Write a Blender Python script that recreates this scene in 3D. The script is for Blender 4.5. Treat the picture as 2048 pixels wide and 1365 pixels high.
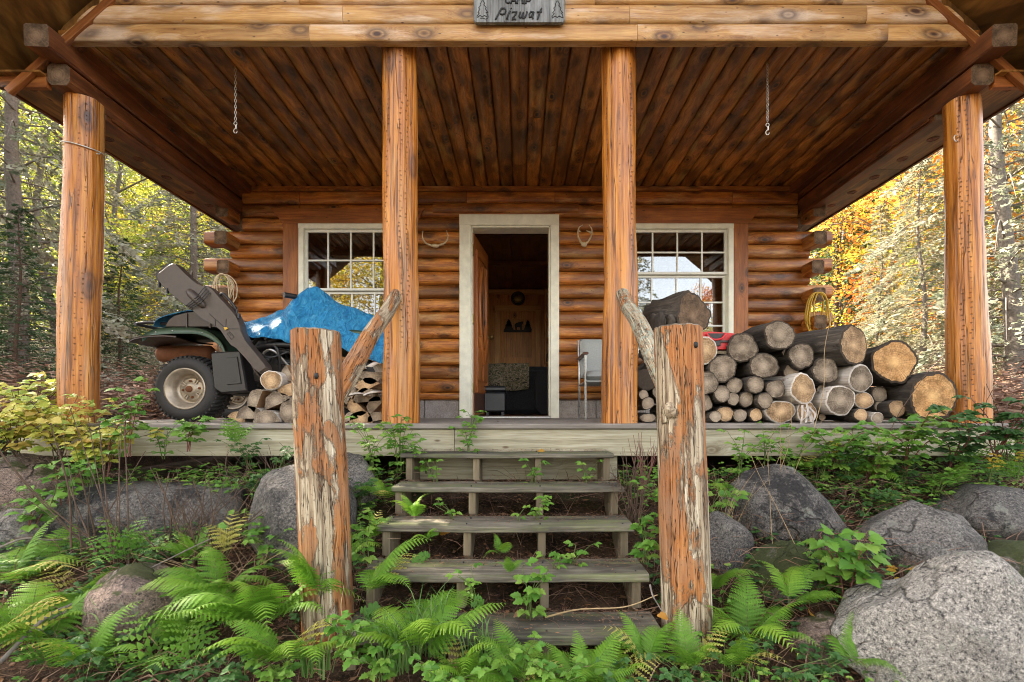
import bpy, math, random
from math import sin, cos, pi, radians, sqrt, atan2
from mathutils import Vector, Matrix, noise
for o in list(bpy.data.objects): bpy.data.objects.remove(o)
SC = bpy.context.scene
COL = SC.collection
# ---------------------------------------------------------------- camera, sky, sun, exposure
F, VX, VY, EYE = 967.0, 1041.0, 820.0, 0.088
cd = bpy.data.cameras.new('camera'); cam = bpy.data.objects.new('camera', cd); COL.objects.link(cam)
cam.location = (0, 0, EYE); cam.rotation_euler = (radians(90), 0, 0)
cd.lens = F/2048*36; cd.sensor_width = 36; cd.clip_start = .05; cd.clip_end = 2000
cd.shift_x = -(VX-1024)/2048; cd.shift_y = (VY-682.5)/2048
SC.camera = cam
SUN_AZ, SUN_EL = radians(-62), radians(38)      # azimuth from +Y towards +X
w = bpy.data.worlds.new('World'); SC.world = w; w.use_nodes = True
nt = w.node_tree; bg = nt.nodes['Background']
sky = nt.nodes.new('ShaderNodeTexSky'); sky.sky_type = 'NISHITA'; sky.sun_disc = False
sky.sun_elevation = SUN_EL; sky.sun_rotation = SUN_AZ; sky.air_density = 1.0; sky.dust_density = 2.5; sky.ozone_density = 1.0
hs = nt.nodes.new('ShaderNodeHueSaturation'); hs.inputs['Saturation'].default_value = .45
nt.links.new(sky.outputs[0], hs.inputs['Color']); nt.links.new(hs.outputs[0], bg.inputs[0])
bg.inputs[1].default_value = .15
sd = bpy.data.lights.new('sun', 'SUN'); sd.energy = 4.0; sd.angle = radians(.5); sd.color = (1, .93, .82)
sun = bpy.data.objects.new('sun', sd); COL.objects.link(sun)
sdir = Vector((sin(SUN_AZ)*cos(SUN_EL), cos(SUN_AZ)*cos(SUN_EL), sin(SUN_EL)))
sun.rotation_euler = sdir.to_track_quat('Z', 'Y').to_euler()
vs = SC.view_settings; vs.view_transform = 'Standard'; vs.look = 'None'; vs.gamma = 1; vs.exposure = 2.88; vs.use_white_balance = True; vs.white_balance_temperature = 7300; vs.white_balance_tint = 12
SC.cycles.max_bounces = 7; SC.cycles.diffuse_bounces = 4; SC.cycles.glossy_bounces = 3; SC.cycles.transparent_max_bounces = 12
SC.cycles.use_denoising = True; SC.cycles.filter_width = 1.0

def P(px, py, D): return Vector(((px-VX)/F*D, D, EYE+(VY-py)/F*D))
rng = random.Random(7)
U = rng.uniform
def N(v, s=1.0, o=0): return noise.noise(Vector((v[0]*s+o, v[1]*s-o*1.7, v[2]*s+o*.3)))
def lerp(a, b, t): return a+(b-a)*t
def interp(tab, x):
    if x <= tab[0][0]: return tab[0][1]
    for (a, b), (c, d) in zip(tab, tab[1:]):
        if x <= c: return b+(d-b)*(x-a)/(c-a)
    return tab[-1][1]

# ---------------------------------------------------------------- materials
class Nd:
    def __init__(s, name):
        s.m = bpy.data.materials.new(name); s.m.use_nodes = True; s.t = s.m.node_tree; s.n = s.t.nodes
        s.bs = s.n['Principled BSDF']; s.out = s.n['Material Output']
    def new(s, ty, **k):
        n = s.n.new(ty)
        for a, b in k.items(): setattr(n, a, b)
        return n
    def ln(s, a, b): s.t.links.new(a, b)
    def val(s, inp, v):
        if hasattr(v, 'is_output') or isinstance(v, bpy.types.NodeSocket): s.ln(v, inp)
        else: inp.default_value = v
    def math(s, op, a, b=0.0, c=None, clamp=False):
        n = s.new('ShaderNodeMath', operation=op); n.use_clamp = clamp
        s.val(n.inputs[0], a); s.val(n.inputs[1], b)
        if c is not None: s.val(n.inputs[2], c)
        return n.outputs[0]
    def vm(s, op, a, b):
        n = s.new('ShaderNodeVectorMath', operation=op); s.val(n.inputs[0], a); s.val(n.inputs[1], b); return n.outputs[0]
    def attr(s, name, fac=False):
        n = s.new('ShaderNodeAttribute', attribute_name=name); return n.outputs['Fac' if fac else 'Vector']
    def obj(s): return s.new('ShaderNodeTexCoord').outputs['Object']
    def noise(s, vec, sc, det=3, ro=.55, dist=0):
        n = s.new('ShaderNodeTexNoise'); s.ln(vec, n.inputs['Vector']); n.inputs['Scale'].default_value = sc
        n.inputs['Detail'].default_value = det; n.inputs['Roughness'].default_value = ro; n.inputs['Distortion'].default_value = dist
        return n.outputs['Fac']
    def vor(s, vec, sc, feature='F1', rand=1.0):
        n = s.new('ShaderNodeTexVoronoi', feature=feature); s.ln(vec, n.inputs['Vector']); n.inputs['Scale'].default_value = sc
        n.inputs['Randomness'].default_value = rand
        return n.outputs['Distance'], n.outputs.get('Color')
    def ramp(s, fac, stops, interp='LINEAR'):
        n = s.new('ShaderNodeValToRGB'); s.ln(fac, n.inputs[0]); cr = n.color_ramp; cr.interpolation = interp
        while len(cr.elements) > len(stops): cr.elements.remove(cr.elements[-1])
        while len(cr.elements) < len(stops): cr.elements.new(.5)
        for e, (p, c) in zip(cr.elements, stops):
            e.position = p
            e.color = (c, c, c, 1) if isinstance(c, (int, float)) else (*c, 1)
        return n.outputs[0]
    def mix(s, f, a, b, bt='MIX'):
        n = s.new('ShaderNodeMix', data_type='RGBA', blend_type=bt)
        s.val(n.inputs[0], f)
        for i, x in ((6, a), (7, b)):
            if isinstance(x, tuple): n.inputs[i].default_value = (*x, 1)
            else: s.ln(x, n.inputs[i])
        return n.outputs[2]
    def bump(s, h, st=.3, d=.01):
        n = s.new('ShaderNodeBump'); s.ln(h, n.inputs['Height']); n.inputs['Strength'].default_value = st; n.inputs['Distance'].default_value = d
        s.ln(n.outputs[0], s.bs.inputs['Normal']); return n
    def set(s, col=None, ro=.6, met=0, spec=.5):
        if col is not None:
            if isinstance(col, tuple): s.bs.inputs['Base Color'].default_value = (*col, 1)
            else: s.ln(col, s.bs.inputs['Base Color'])
        s.val(s.bs.inputs['Roughness'], ro); s.bs.inputs['Metallic'].default_value = met
        s.bs.inputs['Specular IOR Level'].default_value = spec
        return s.m
def piece_vec(k, a, b):
    """texture vector of a piece of wood, a across and b along the grain, shifted per piece"""
    v = k.vm('MULTIPLY', k.attr('tc'), (a, a, b))
    r = k.attr('rnd', True)
    c = k.new('ShaderNodeCombineXYZ')
    k.ln(k.math('MULTIPLY', r, 13.7), c.inputs[0]); k.ln(k.math('MULTIPLY', r, 7.3), c.inputs[1]); k.ln(k.math('MULTIPLY', r, 31.1), c.inputs[2])
    return k.vm('ADD', v, c.outputs[0]), r
def wood(name, dark, mid, light, knot=(.03, .012, .006), ro=.45, blotch=.5, bleach=None, bl=(.52, .68), var=.35, kn=5.5, bump=.35, kd=.14, grey=None):
    k = Nd(name)
    v, r = piece_vec(k, 1, 1)
    kv, kc = k.vor(k.vm('MULTIPLY', v, (1, 1, .55)), kn)
    kw = k.ramp(kv, [(0, 1), (min(.9, kd*3.2), 0)], 'EASE')
    vd = k.vm('ADD', k.vm('MULTIPLY', v, (1, 1, .05)), k.vm('MULTIPLY', kw, (.045, .045, .0)))
    g1 = k.noise(vd, 38, 4, .6, .6)
    g2 = k.noise(vd, 150, 2, .6)
    g = k.math('ADD', k.math('MULTIPLY', g1, .65), k.math('MULTIPLY', g2, .35))
    c = k.ramp(g, [(.33, dark), (.5, mid), (.68, light)])
    b = k.noise(k.vm('MULTIPLY', v, (1, 1, .35)), 7, 4, .6)
    c = k.mix(k.math('MULTIPLY', k.ramp(b, [(.42, 1), (.62, 0)]), blotch), c, tuple(x*.35 for x in dark))
    if bleach:
        b2 = k.noise(k.vm('MULTIPLY', v, (1, 1, .18)), 9, 5, .65)
        c = k.mix(k.ramp(b2, [(bl[0], 0), (bl[1], 1)]), c, k.mix(g2, tuple(x*.7 for x in bleach), tuple(min(1, x*1.2) for x in bleach)))
    c = k.mix(k.ramp(kv, [(kd*.35, 1), (kd*.7, .35), (kd*.95, .75), (kd*1.6, .18), (kd*2.4, 0)]), c, knot)
    k2, _ = k.vor(k.vm('MULTIPLY', v, (1, 1, .4)), kn*3.7)
    c = k.mix(k.ramp(k2, [(.05, .85), (.11, 0)]), c, knot)
    c = k.mix(var, c, k.ramp(r, [(0, .28), (.5, .8), (1, 1)]), 'MULTIPLY')
    k.set(c, k.math('ADD', k.math('MULTIPLY', g, .35), ro-.15))
    k.bump(k.math('SUBTRACT', g, k.math('MULTIPLY', kw, .3)), bump, .006)
    return k.m
def endgrain(name, a, b, crack=(.02, .012, .008), rings=420):
    k = Nd(name); tc = k.attr('tc'); r = k.attr('rnd', True)
    sx = k.new('ShaderNodeSeparateXYZ'); k.ln(tc, sx.inputs[0])
    rad = k.math('SQRT', k.math('ADD', k.math('MULTIPLY', sx.outputs[0], sx.outputs[0]), k.math('MULTIPLY', sx.outputs[1], sx.outputs[1])))
    v, _ = piece_vec(k, 1, 1)
    n1 = k.noise(v, 22, 4, .6)
    rg = k.math('SINE', k.math('ADD', k.math('MULTIPLY', rad, rings), k.math('MULTIPLY', n1, 14)))
    c = k.mix(k.ramp(n1, [(.3, 0), (.7, 1)]), a, b)
    c = k.mix(k.math('MULTIPLY', k.ramp(rg, [(.3, 0), (.9, 1)]), .22), c, tuple(x*.3 for x in a))
    ang = k.math('ARCTAN2', sx.outputs[1], sx.outputs[0])
    cb = k.new('ShaderNodeCombineXYZ'); k.ln(k.math('COSINE', ang), cb.inputs[0]); k.ln(k.math('SINE', ang), cb.inputs[1]); k.ln(k.math('MULTIPLY', r, 17), cb.inputs[2])
    vv = k.new('ShaderNodeVectorMath', operation='MULTIPLY_ADD'); k.ln(cb.outputs[0], vv.inputs[0]); vv.inputs[1].default_value = (1, 1, 1)
    k.ln(k.vm('MULTIPLY', v, (3, 3, 0)), vv.inputs[2])
    cr = k.noise(vv.outputs[0], 5.5, 3, .7)
    line = k.ramp(cr, [(.485, 0), (.497, 1), (.503, 1), (.515, 0)])
    st = k.noise(k.vm('MULTIPLY', cb.outputs[0], (1, 1, 1)), 16, 4, .75)
    c = k.mix(k.ramp(st, [(.36, .55), (.48, 0)]), c, tuple(x*.3 for x in a))
    c = k.mix(k.ramp(st, [(.58, 0), (.75, .4)]), c, tuple(min(1, x*1.5) for x in b))
    c = k.mix(k.ramp(k.noise(v, 13, 5, .7), [(.46, 0), (.6, .75)]), c, tuple(x*.35 for x in a))
    c = k.mix(k.math('MULTIPLY', line, .92), c, crack)
    c = k.mix(k.math('MULTIPLY', k.noise(v, 120, 3, .7), .45), c, tuple(x*.45 for x in b))
    pith = k.ramp(rad, [(.004, 1), (.05, 0)])
    c = k.mix(k.math('MULTIPLY', pith, .5), c, tuple(min(1, x*1.5) for x in b))
    k.set(c, .85, 0, .2)
    k.bump(k.math('SUBTRACT', rg, k.math('MULTIPLY', line, 3)), .3, .003)
    return k.m
def plain(name, col, ro=.6, met=0, spec=.5, var=.25, sc=30, bump=.1):
    k = Nd(name); v = k.obj()
    n = k.noise(v, sc, 4, .6)
    c = k.mix(k.ramp(n, [(.3, 0), (.75, 1)]), tuple(x*(1-var) for x in col), tuple(min(1, x*(1+var)) for x in col))
    k.set(c, k.math('ADD', k.math('MULTIPLY', n, .25), ro-.12), met, spec); k.bump(n, bump, .004)
    return k.m
def leafmat(name, cols, tr=.45, ro=.55):
    """leaf: colour picked per leaf by its rnd attribute"""
    k = Nd(name); r = k.attr('rnd', True)
    st = [(i/(len(cols)-1), c) for i, c in enumerate(cols)]
    c = k.ramp(r, st)
    k.set(c, ro, 0, .35)
    tl = k.new('ShaderNodeBsdfTranslucent'); k.ln(c, tl.inputs[0])
    mx = k.new('ShaderNodeMixShader'); mx.inputs[0].default_value = tr
    k.ln(k.bs.outputs[0], mx.inputs[1]); k.ln(tl.outputs[0], mx.inputs[2]); k.ln(mx.outputs[0], k.out.inputs[0])
    return k.m
def granite(name, a, b, dark, moss=0.0, lich=(.02, .02, .022)):
    k = Nd(name); v = k.obj()
    info = k.new('ShaderNodeObjectInfo'); cb = k.new('ShaderNodeCombineXYZ')
    k.ln(k.math('MULTIPLY', info.outputs['Random'], 40), cb.inputs[0]); v = k.vm('ADD', v, cb.outputs[0])
    n1 = k.noise(v, 5, 5, .6); sp = k.noise(v, 190, 4, .85)
    c = k.mix(k.ramp(n1, [(.35, 0), (.65, 1)]), a, b)
    sp2 = k.noise(v, 45, 4, .8)
    sp3 = k.noise(v, 85, 3, .8)
    c = k.mix(k.ramp(sp, [(.52, 0), (.60, .75)]), c, tuple(min(1, x*1.9) for x in b))
    c = k.mix(k.ramp(sp3, [(.55, 0), (.62, .7)]), c, tuple(min(1, x*2.0) for x in b))
    c = k.mix(k.ramp(sp3, [(.37, .85), (.45, 0)]), c, (.03, .03, .033))
    c = k.mix(k.ramp(sp2, [(.36, .7), (.44, 0)]), c, (.035, .035, .04))
    n3 = k.noise(v, 3.8, 7, .75)
    vc = k.new('ShaderNodeTexVoronoi', feature='DISTANCE_TO_EDGE'); k.ln(k.vm('ADD', v, k.vm('MULTIPLY', k.new('ShaderNodeTexNoise').outputs['Color'], (.25, .25, .25))), vc.inputs['Vector']); vc.inputs['Scale'].default_value = 3.1
    crk = k.ramp(vc.outputs['Distance'], [(.0, 1), (.012, .6), (.03, 0)])
    crk = k.math('MULTIPLY', crk, k.ramp(k.noise(v, 2.1, 2), [(.48, 0), (.58, 1)]))
    c = k.mix(k.math('MULTIPLY', crk, .8), c, (.03, .028, .025))
    c = k.mix(k.math('MULTIPLY', k.ramp(n3, [(.5, 0), (.58, 1)]), dark), c, lich)
    n4 = k.noise(v, 9, 5, .7)
    c = k.mix(k.math('MULTIPLY', k.ramp(n4, [(.6, 0), (.64, 1)]), .45), c, (.34, .36, .3))
    if moss > 0:
        g = k.new('ShaderNodeNewGeometry'); sz = k.new('ShaderNodeSeparateXYZ'); k.ln(g.outputs['Normal'], sz.inputs[0])
        mm = k.math('ADD', k.math('MULTIPLY', sz.outputs[2], .45), k.math('MULTIPLY', k.noise(v, 7, 4, .6), 1.0))
        c = k.mix(k.ramp(mm, [(1.06-moss*.5, 0), (1.14-moss*.5, .9)]), c, k.mix(k.noise(v, 60, 3), (.018, .026, .008), (.085, .11, .025)))
    k.set(c, .85, 0, .3); k.bump(k.math('SUBTRACT', k.math('ADD', k.math('MULTIPLY', n1, 3), k.math('ADD', sp, k.math('MULTIPLY', k.noise(v, 26, 6, .75), 2.0))), k.math('MULTIPLY', crk, 2)), .9, .014)
    return k.m
M = {}
M['wall'] = wood('stained_log', (.22, .050, .009), (.56, .185, .032), (.80, .37, .09), blotch=.6, bl=(.56, .74), bleach=(.68, .38, .15), ro=.36, var=.55, kn=6, kd=.18)
M['beam'] = wood('dark_stained_beam', (.11, .032, .011), (.23, .072, .022), (.35, .12, .038), blotch=.6, var=.4, kn=5)
M['beamend'] = endgrain('beam_end_grain', (.13, .08, .047), (.23, .15, .095))
M['ceil'] = wood('stained_ceiling_board', (.25, .078, .014), (.54, .19, .034), (.78, .35, .075), knot=(.02, .009, .005), blotch=.75, bleach=(.50, .30, .09), bl=(.56, .72), ro=.30, var=.6, kn=8, kd=.22)
M['gable'] = wood('bleached_gable_log', (.34, .14, .04), (.58, .31, .11), (.72, .46, .19), knot=(.07, .03, .02), blotch=.3, bleach=(.72, .53, .38), bl=(.50, .66), var=.4, kn=6.5, kd=.19, ro=.5)
M['ply'] = wood('plywood_soffit', (.13, .055, .015), (.34, .15, .035), (.52, .27, .07), blotch=.8, var=.3, kn=2.5, ro=.4)
M['trim'] = wood('reddish_trim', (.20, .055, .014), (.42, .13, .028), (.56, .22, .055), blotch=.4, var=.5, kn=4, kd=.09)
M['deck'] = wood('grey_green_treated_board', (.26, .23, .15), (.44, .40, .28), (.60, .57, .45), knot=(.12, .07, .03), blotch=.15, var=.35, kn=2.8, kd=.07, ro=.75, bump=.6)
M['tread'] = wood('weathered_grey_tread', (.07, .062, .048), (.18, .16, .12), (.33, .30, .235), knot=(.05, .04, .03), blotch=.8, bleach=(.15, .165, .075), bl=(.5, .62), var=.4, kn=2, kd=.05, ro=.85, bump=.8)
M['stringer'] = wood('old_stringer', (.13, .10, .06), (.24, .19, .12), (.33, .27, .18), knot=(.06, .04, .02), blotch=.4, var=.3, kn=3, kd=.06, ro=.85)
M['edge'] = wood('deck_edge_board', (.17, .15, .13), (.26, .23, .2), (.34, .31, .27), blotch=.3, var=.2, kn=2, kd=.04, ro=.7)
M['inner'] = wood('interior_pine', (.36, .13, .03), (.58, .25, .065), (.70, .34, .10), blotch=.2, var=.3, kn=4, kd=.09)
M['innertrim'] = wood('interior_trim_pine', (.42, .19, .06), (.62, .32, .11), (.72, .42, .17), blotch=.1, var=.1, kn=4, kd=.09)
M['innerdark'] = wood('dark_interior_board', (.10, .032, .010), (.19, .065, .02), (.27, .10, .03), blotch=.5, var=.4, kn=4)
M['doorw'] = wood('varnished_door', (.28, .075, .018), (.45, .14, .035), (.58, .22, .06), blotch=.15, var=.2, kn=1.5, kd=.03, ro=.3)
M['bark'] = wood('rough_bark', (.028, .022, .018), (.075, .06, .047), (.15, .125, .10), knot=(.02, .015, .01), blotch=.5, var=.4, ro=.95, bump=1.0, kn=9)
M['barkrim'] = plain('bark_rim', (.055, .042, .032), .9, spec=.2, sc=60)
M['paper'] = wood('pale_birch_bark', (.34, .28, .23), (.56, .50, .44), (.72, .67, .60), knot=(.12, .06, .03), blotch=.2, var=.4, ro=.7, kn=9, kd=.08)
M['split'] = wood('split_wood', (.28, .13, .055), (.45, .25, .12), (.58, .37, .2), blotch=.4, var=.6, ro=.8, kn=4)
M['endgrey'] = endgrain('grey_end_grain', (.16, .115, .08), (.37, .295, .22))
M['endtan'] = endgrain('tan_end_grain', (.36, .21, .11), (.56, .38, .22))
M['endfresh'] = endgrain('orange_end_grain', (.55, .27, .10), (.72, .43, .20))
M['cream'] = plain('cream_paint', (.84, .82, .68), .45, sc=12, var=.12)
M['white'] = plain('white_sash', (.84, .84, .76), .4, sc=14, var=.08)
def colm():   # porch posts: peeled log with rows of small knot ticks and pale streaks
    k = Nd('peeled_log_column'); v, r = piece_vec(k, 1, 1); tc = k.attr('tc')
    sx = k.new('ShaderNodeSeparateXYZ'); k.ln(tc, sx.inputs[0])
    ang = k.math('ARCTAN2', sx.outputs[1], sx.outputs[0])
    g = k.noise(k.vm('MULTIPLY', v, (1, 1, .03)), 45, 4, .65, .4)
    c = k.ramp(g, [(.34, (.14, .042, .008)), (.48, (.44, .145, .022)), (.66, (.64, .27, .05))])
    st = k.noise(k.vm('MULTIPLY', v, (1, 1, .07)), 11, 4, .6)
    c = k.mix(k.math('MULTIPLY', k.ramp(st, [(.54, 0), (.64, 1)]), .5), c, k.mix(g, (.36, .16, .06), (.70, .42, .18)))
    c = k.mix(k.ramp(k.noise(k.vm('MULTIPLY', v, (1, 1, .3)), 9, 5, .7), [(.62, 0), (.72, .55)]), c, (.10, .05, .03))
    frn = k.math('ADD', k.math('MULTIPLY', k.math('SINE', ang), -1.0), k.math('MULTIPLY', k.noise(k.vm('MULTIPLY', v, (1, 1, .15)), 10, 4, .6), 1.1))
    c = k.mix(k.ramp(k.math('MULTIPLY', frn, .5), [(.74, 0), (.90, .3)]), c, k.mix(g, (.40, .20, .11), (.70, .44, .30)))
    cb = k.new('ShaderNodeCombineXYZ'); k.ln(k.math('MULTIPLY', ang, 2.4), cb.inputs[0]); k.ln(k.math('MULTIPLY', sx.outputs[2], 30), cb.inputs[1]); k.ln(k.math('MULTIPLY', r, 9), cb.inputs[2])
    n2 = k.new('ShaderNodeTexVoronoi', voronoi_dimensions='2D'); k.ln(k.vm('ADD', k.vm('MULTIPLY', cb.outputs[0], (1, 1, 1)), k.vm('MULTIPLY', v, (1.2, 3, 0))), n2.inputs['Vector']); n2.inputs['Scale'].default_value = 1.0; n2.inputs['Randomness'].default_value = .45
    cb2 = k.new('ShaderNodeCombineXYZ'); k.ln(k.math('MULTIPLY', ang, 1.6), cb2.inputs[0]); k.ln(k.math('MULTIPLY', r, 29), cb2.inputs[1])
    bnd = k.ramp(k.noise(cb2.outputs[0], 1.0, 1), [(.50, 0), (.53, 1)])
    bnd = k.math('MULTIPLY', bnd, k.ramp(k.noise(v, 4, 2), [(.40, .1), (.5, 1)]))
    tick = k.math('MULTIPLY', k.ramp(n2.outputs['Distance'], [(.09, 1), (.19, 0)]), bnd)
    c = k.mix(k.math('MULTIPLY', tick, .62), c, (.04, .018, .01))
    ck = k.noise(k.vm('MULTIPLY', v, (1, 1, .012)), 16, 3, .6)
    crack = k.ramp(ck, [(.492, 0), (.499, 1), (.503, 1), (.509, 0)])
    c = k.mix(k.math('MULTIPLY', crack, .8), c, (.03, .013, .006))
    kv, _ = k.vor(k.vm('MULTIPLY', v, (1, 1, .45)), 4.5)
    c = k.mix(k.ramp(kv, [(.06, .95), (.12, .5), (.17, .7), (.22, .25), (.3, 0)]), c, (.05, .02, .015))
    c = k.mix(k.ramp(k.noise(k.vm('MULTIPLY', v, (1, 1, .1)), 14, 4, .7), [(.56, 0), (.68, .6)]), c, (.12, .045, .015))
    k.set(c, k.math('ADD', k.math('MULTIPLY', g, .4), .15))
    k.bump(k.math('SUBTRACT', k.math('ADD', g, k.math('MULTIPLY', st, .5)), k.math('ADD', k.math('MULTIPLY', crack, 2.0), tick)), .5, .008)
    return k.m
M['column'] = colm()
def newelm(name, o=.48, mossy=0):   # newel posts: orange stain flaking off a pale grey surface
    k = Nd(name); v, r = piece_vec(k, 1, 1)
    g = k.noise(k.vm('MULTIPLY', v, (1, 1, .035)), 55, 5, .7, .5)
    gr = k.ramp(g, [(.33, (.06, .042, .028)), (.43, (.24, .17, .11)), (.56, (.48, .39, .27)), (.7, (.72, .65, .52))])
    og = k.ramp(g, [(.3, (.14, .045, .012)), (.48, (.38, .14, .04)), (.68, (.52, .25, .10))])
    og = k.mix(k.ramp(k.noise(v, 7, 4, .6), [(.4, 0), (.65, .6)]), og, (.28, .17, .11))
    m1 = k.noise(k.vm('MULTIPLY', v, (1, 1, .33)), 6.5, 7, .62, .5)
    mk = k.ramp(m1, [(o-.012, 0), (o+.012, 1)])
    edge = k.ramp(m1, [(o-.03, 0), (o-.012, 1), (o, 0)])
    c = k.mix(mk, gr, og)
    c = k.mix(k.math('MULTIPLY', edge, .7), c, (.07, .03, .015))
    ck = k.noise(k.vm('MULTIPLY', v, (1, 1, .05)), 24, 4, .7)
    crack = k.ramp(ck, [(.49, 0), (.498, 1), (.502, 1), (.51, 0)])
    c = k.mix(k.math('MULTIPLY', crack, .9), c, (.025, .016, .01))
    sp = k.noise(v, 90, 3, .7)
    c = k.mix(k.ramp(sp, [(.62, 0), (.68, .6)]), c, (.05, .03, .02))
    if mossy: c = k.mix(k.ramp(k.noise(v, 40, 5, .7), [(.5, 0), (.56, .9)]), c, k.mix(sp, (.16, .19, .12), (.52, .56, .48)))
    k.set(c, .7, 0, .35)
    k.bump(k.math('SUBTRACT', k.math('ADD', g, k.math('MULTIPLY', mk, .8)), k.math('MULTIPLY', crack, 2.5)), .9, .008)
    return k.m
M['newel'] = newelm('flaking_stained_log')
M['newelorange'] = newelm('flaking_stained_log_orange', .455)
M['newelpale'] = newelm('flaking_stained_log_pale', .505)
M['rail'] = newelm('flaking_rail_log', .47)
M['railmoss'] = newelm('lichened_rail_log', .52, 1)
def glassm():
    k = Nd('window_glass'); gl = k.new('ShaderNodeBsdfGlossy'); gl.inputs['Roughness'].default_value = .012; gl.inputs['Color'].default_value = (.95, .97, 1, 1)
    nz = k.noise(k.obj(), 3, 2, .5); bp = k.new('ShaderNodeBump'); k.ln(nz, bp.inputs['Height']); bp.inputs['Strength'].default_value = .1; bp.inputs['Distance'].default_value = .003; k.ln(bp.outputs[0], gl.inputs['Normal'])
    tr = k.new('ShaderNodeBsdfTransparent'); tr.inputs[0].default_value = (.75, .78, .76, 1)
    lw = k.new('ShaderNodeFresnel'); lw.inputs[0].default_value = 1.9
    mx = k.new('ShaderNodeMixShader'); k.ln(k.math('ADD', k.math('MULTIPLY', lw.outputs[0], 1.2), .04, clamp=True), mx.inputs[0]); k.ln(tr.outputs[0], mx.inputs[1]); k.ln(gl.outputs[0], mx.inputs[2])
    k.ln(mx.outputs[0], k.out.inputs[0]); return k.m
M['glass'] = glassm()
def tarpm():
    k = Nd('blue_tarpaulin'); v = k.obj()
    n = k.noise(v, 16, 6, .65, 1.2); n2 = k.noise(v, 70, 4, .7, .5); d, _ = k.vor(v, 34, 'DISTANCE_TO_EDGE')
    n3 = k.noise(k.vm('MULTIPLY', v, (2.2, 1, 1)), 9, 6, .7, 2.5)
    c = k.ramp(n3, [(.33, (.006, .17, .45)), (.5, (.02, .33, .68)), (.60, (.05, .42, .76)), (.68, (.12, .46, .76))])  # palest stops are crinkle highlights put into the blue
    k.set(c, k.math('ADD', k.math('MULTIPLY', n2, .3), .25), 0, .4)
    k.bump(k.math('ADD', k.math('MULTIPLY', n3, 3.0), k.math('ADD', k.math('MULTIPLY', n, 1.2), k.math('MULTIPLY', n2, .35))), 1.0, .018); return k.m
M['tarp'] = tarpm()
M['rubber'] = plain('tyre_rubber', (.022, .02, .019), .7, sc=50)
M['bronze'] = plain('bronze_wheel_rim', (.36, .30, .23), .42, .55, sc=25)
M['steel'] = plain('chrome_tube', (.45, .45, .44), .3, .9, sc=60)
M['galv'] = plain('galvanised_chain', (.62, .60, .56), .4, .6, sc=60)
M['brass'] = plain('aged_brass', (.35, .24, .08), .4, .8, sc=60)
M['green'] = plain('green_plastic', (.045, .085, .058), .38, sc=18, bump=.02)
M['black'] = plain('black_plastic', (.017, .016, .017), .42, sc=40)
M['brownblack'] = plain('dusty_black_plastic', (.058, .042, .034), .45, sc=22, bump=.05)
M['rust'] = plain('rusty_muffler', (.16, .055, .02), .8, .2, sc=22)
M['leather'] = plain('black_leather', (.022, .024, .028), .35, sc=8)
M['sofa'] = plain('dark_patterned_fabric', (.018, .018, .022), .9, sc=70, var=.9)
M['red'] = plain('red_plastic', (.55, .015, .02), .35, sc=10, var=.1)
M['rope'] = plain('white_rope', (.62, .50, .34), .8, sc=120)
M['yrope'] = plain('yellow_rope', (.55, .33, .045), .7, sc=120)
M['bone'] = plain('antler_bone', (.58, .46, .30), .6, sc=35)
M['vinyl'] = plain('grey_vinyl', (.34, .36, .35), .6, sc=90, var=.1)
M['dkwood'] = plain('dark_arm_wood', (.10, .035, .02), .4)
M['ironblack'] = plain('black_cutout', (.01, .01, .01), .6)
M['twig'] = plain('brown_twig', (.10, .062, .042), .85, sc=50, var=.5)
M['redtwig'] = plain('reddish_cane', (.17, .06, .045), .7, sc=50, var=.4)
M['greytwig'] = plain('grey_branch', (.16, .14, .12), .9, sc=40, var=.4)
M['straw'] = plain('dry_straw', (.36, .25, .13), .8, sc=40, var=.3)
M['stem'] = plain('green_stem', (.10, .15, .035), .6, sc=40, var=.3)
M['signwood'] = wood('grey_sign_wood', (.07, .07, .07), (.20, .21, .21), (.38, .40, .40), blotch=.5, bleach=(.36, .38, .4), bl=(.5, .7), var=.1, kn=5, ro=.7, bump=.9)
def conc():
    k = Nd('stuccoed_block'); v = k.obj(); n = k.noise(v, 130, 3, .7); n2 = k.noise(v, 6, 4, .6)
    c = k.mix(k.ramp(n, [(.35, 0), (.65, 1)]), (.17, .14, .12), (.44, .38, .35)); c = k.mix(k.ramp(n2, [(.45, 0), (.7, .5)]), c, (.5, .46, .43))
    k.set(c, .9); k.bump(n, .8, .01); return k.m
M['block'] = conc()
def camom():
    k = Nd('camouflage_blanket'); v = k.obj()
    n = k.noise(v, 7, 3, .6, 1.5); n2 = k.noise(k.vm('MULTIPLY', v, (1, 1, 2.5)), 9, 4, .6, 2)
    c = k.ramp(n, [(.38, (.03, .028, .018)), (.42, (.10, .10, .045)), (.5, (.16, .12, .07)), (.56, (.06, .075, .03)), (.64, (.25, .2, .14))], 'CONSTANT')
    c = k.mix(k.ramp(n2, [(.49, 0), (.5, 1), (.54, 1), (.55, 0)]), c, (.36, .28, .2))
    k.set(c, .9); k.bump(n2, .6, .02); return k.m
M['camo'] = camom()
M['soil'] = None
def soil():
    k = Nd('forest_soil'); v = k.obj()
    n = k.noise(v, 9, 6, .7); n2 = k.noise(v, 70, 4, .75)
    c = k.ramp(n, [(.35, (.022, .015, .010)), (.5, (.055, .036, .024)), (.65, (.10, .062, .040))])
    c = k.mix(k.ramp(n2, [(.5, 0), (.66, .8)]), c, (.17, .10, .06))
    c = k.mix(k.ramp(k.noise(v, 2.2, 5, .7), [(.56, 0), (.63, .7)]), c, (.035, .055, .014))
    k.set(c, .95, 0, .15); k.bump(k.math('ADD', n, k.math('MULTIPLY', n2, .7)), 1.0, .03); return k.m
M['soil'] = soil()
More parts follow.
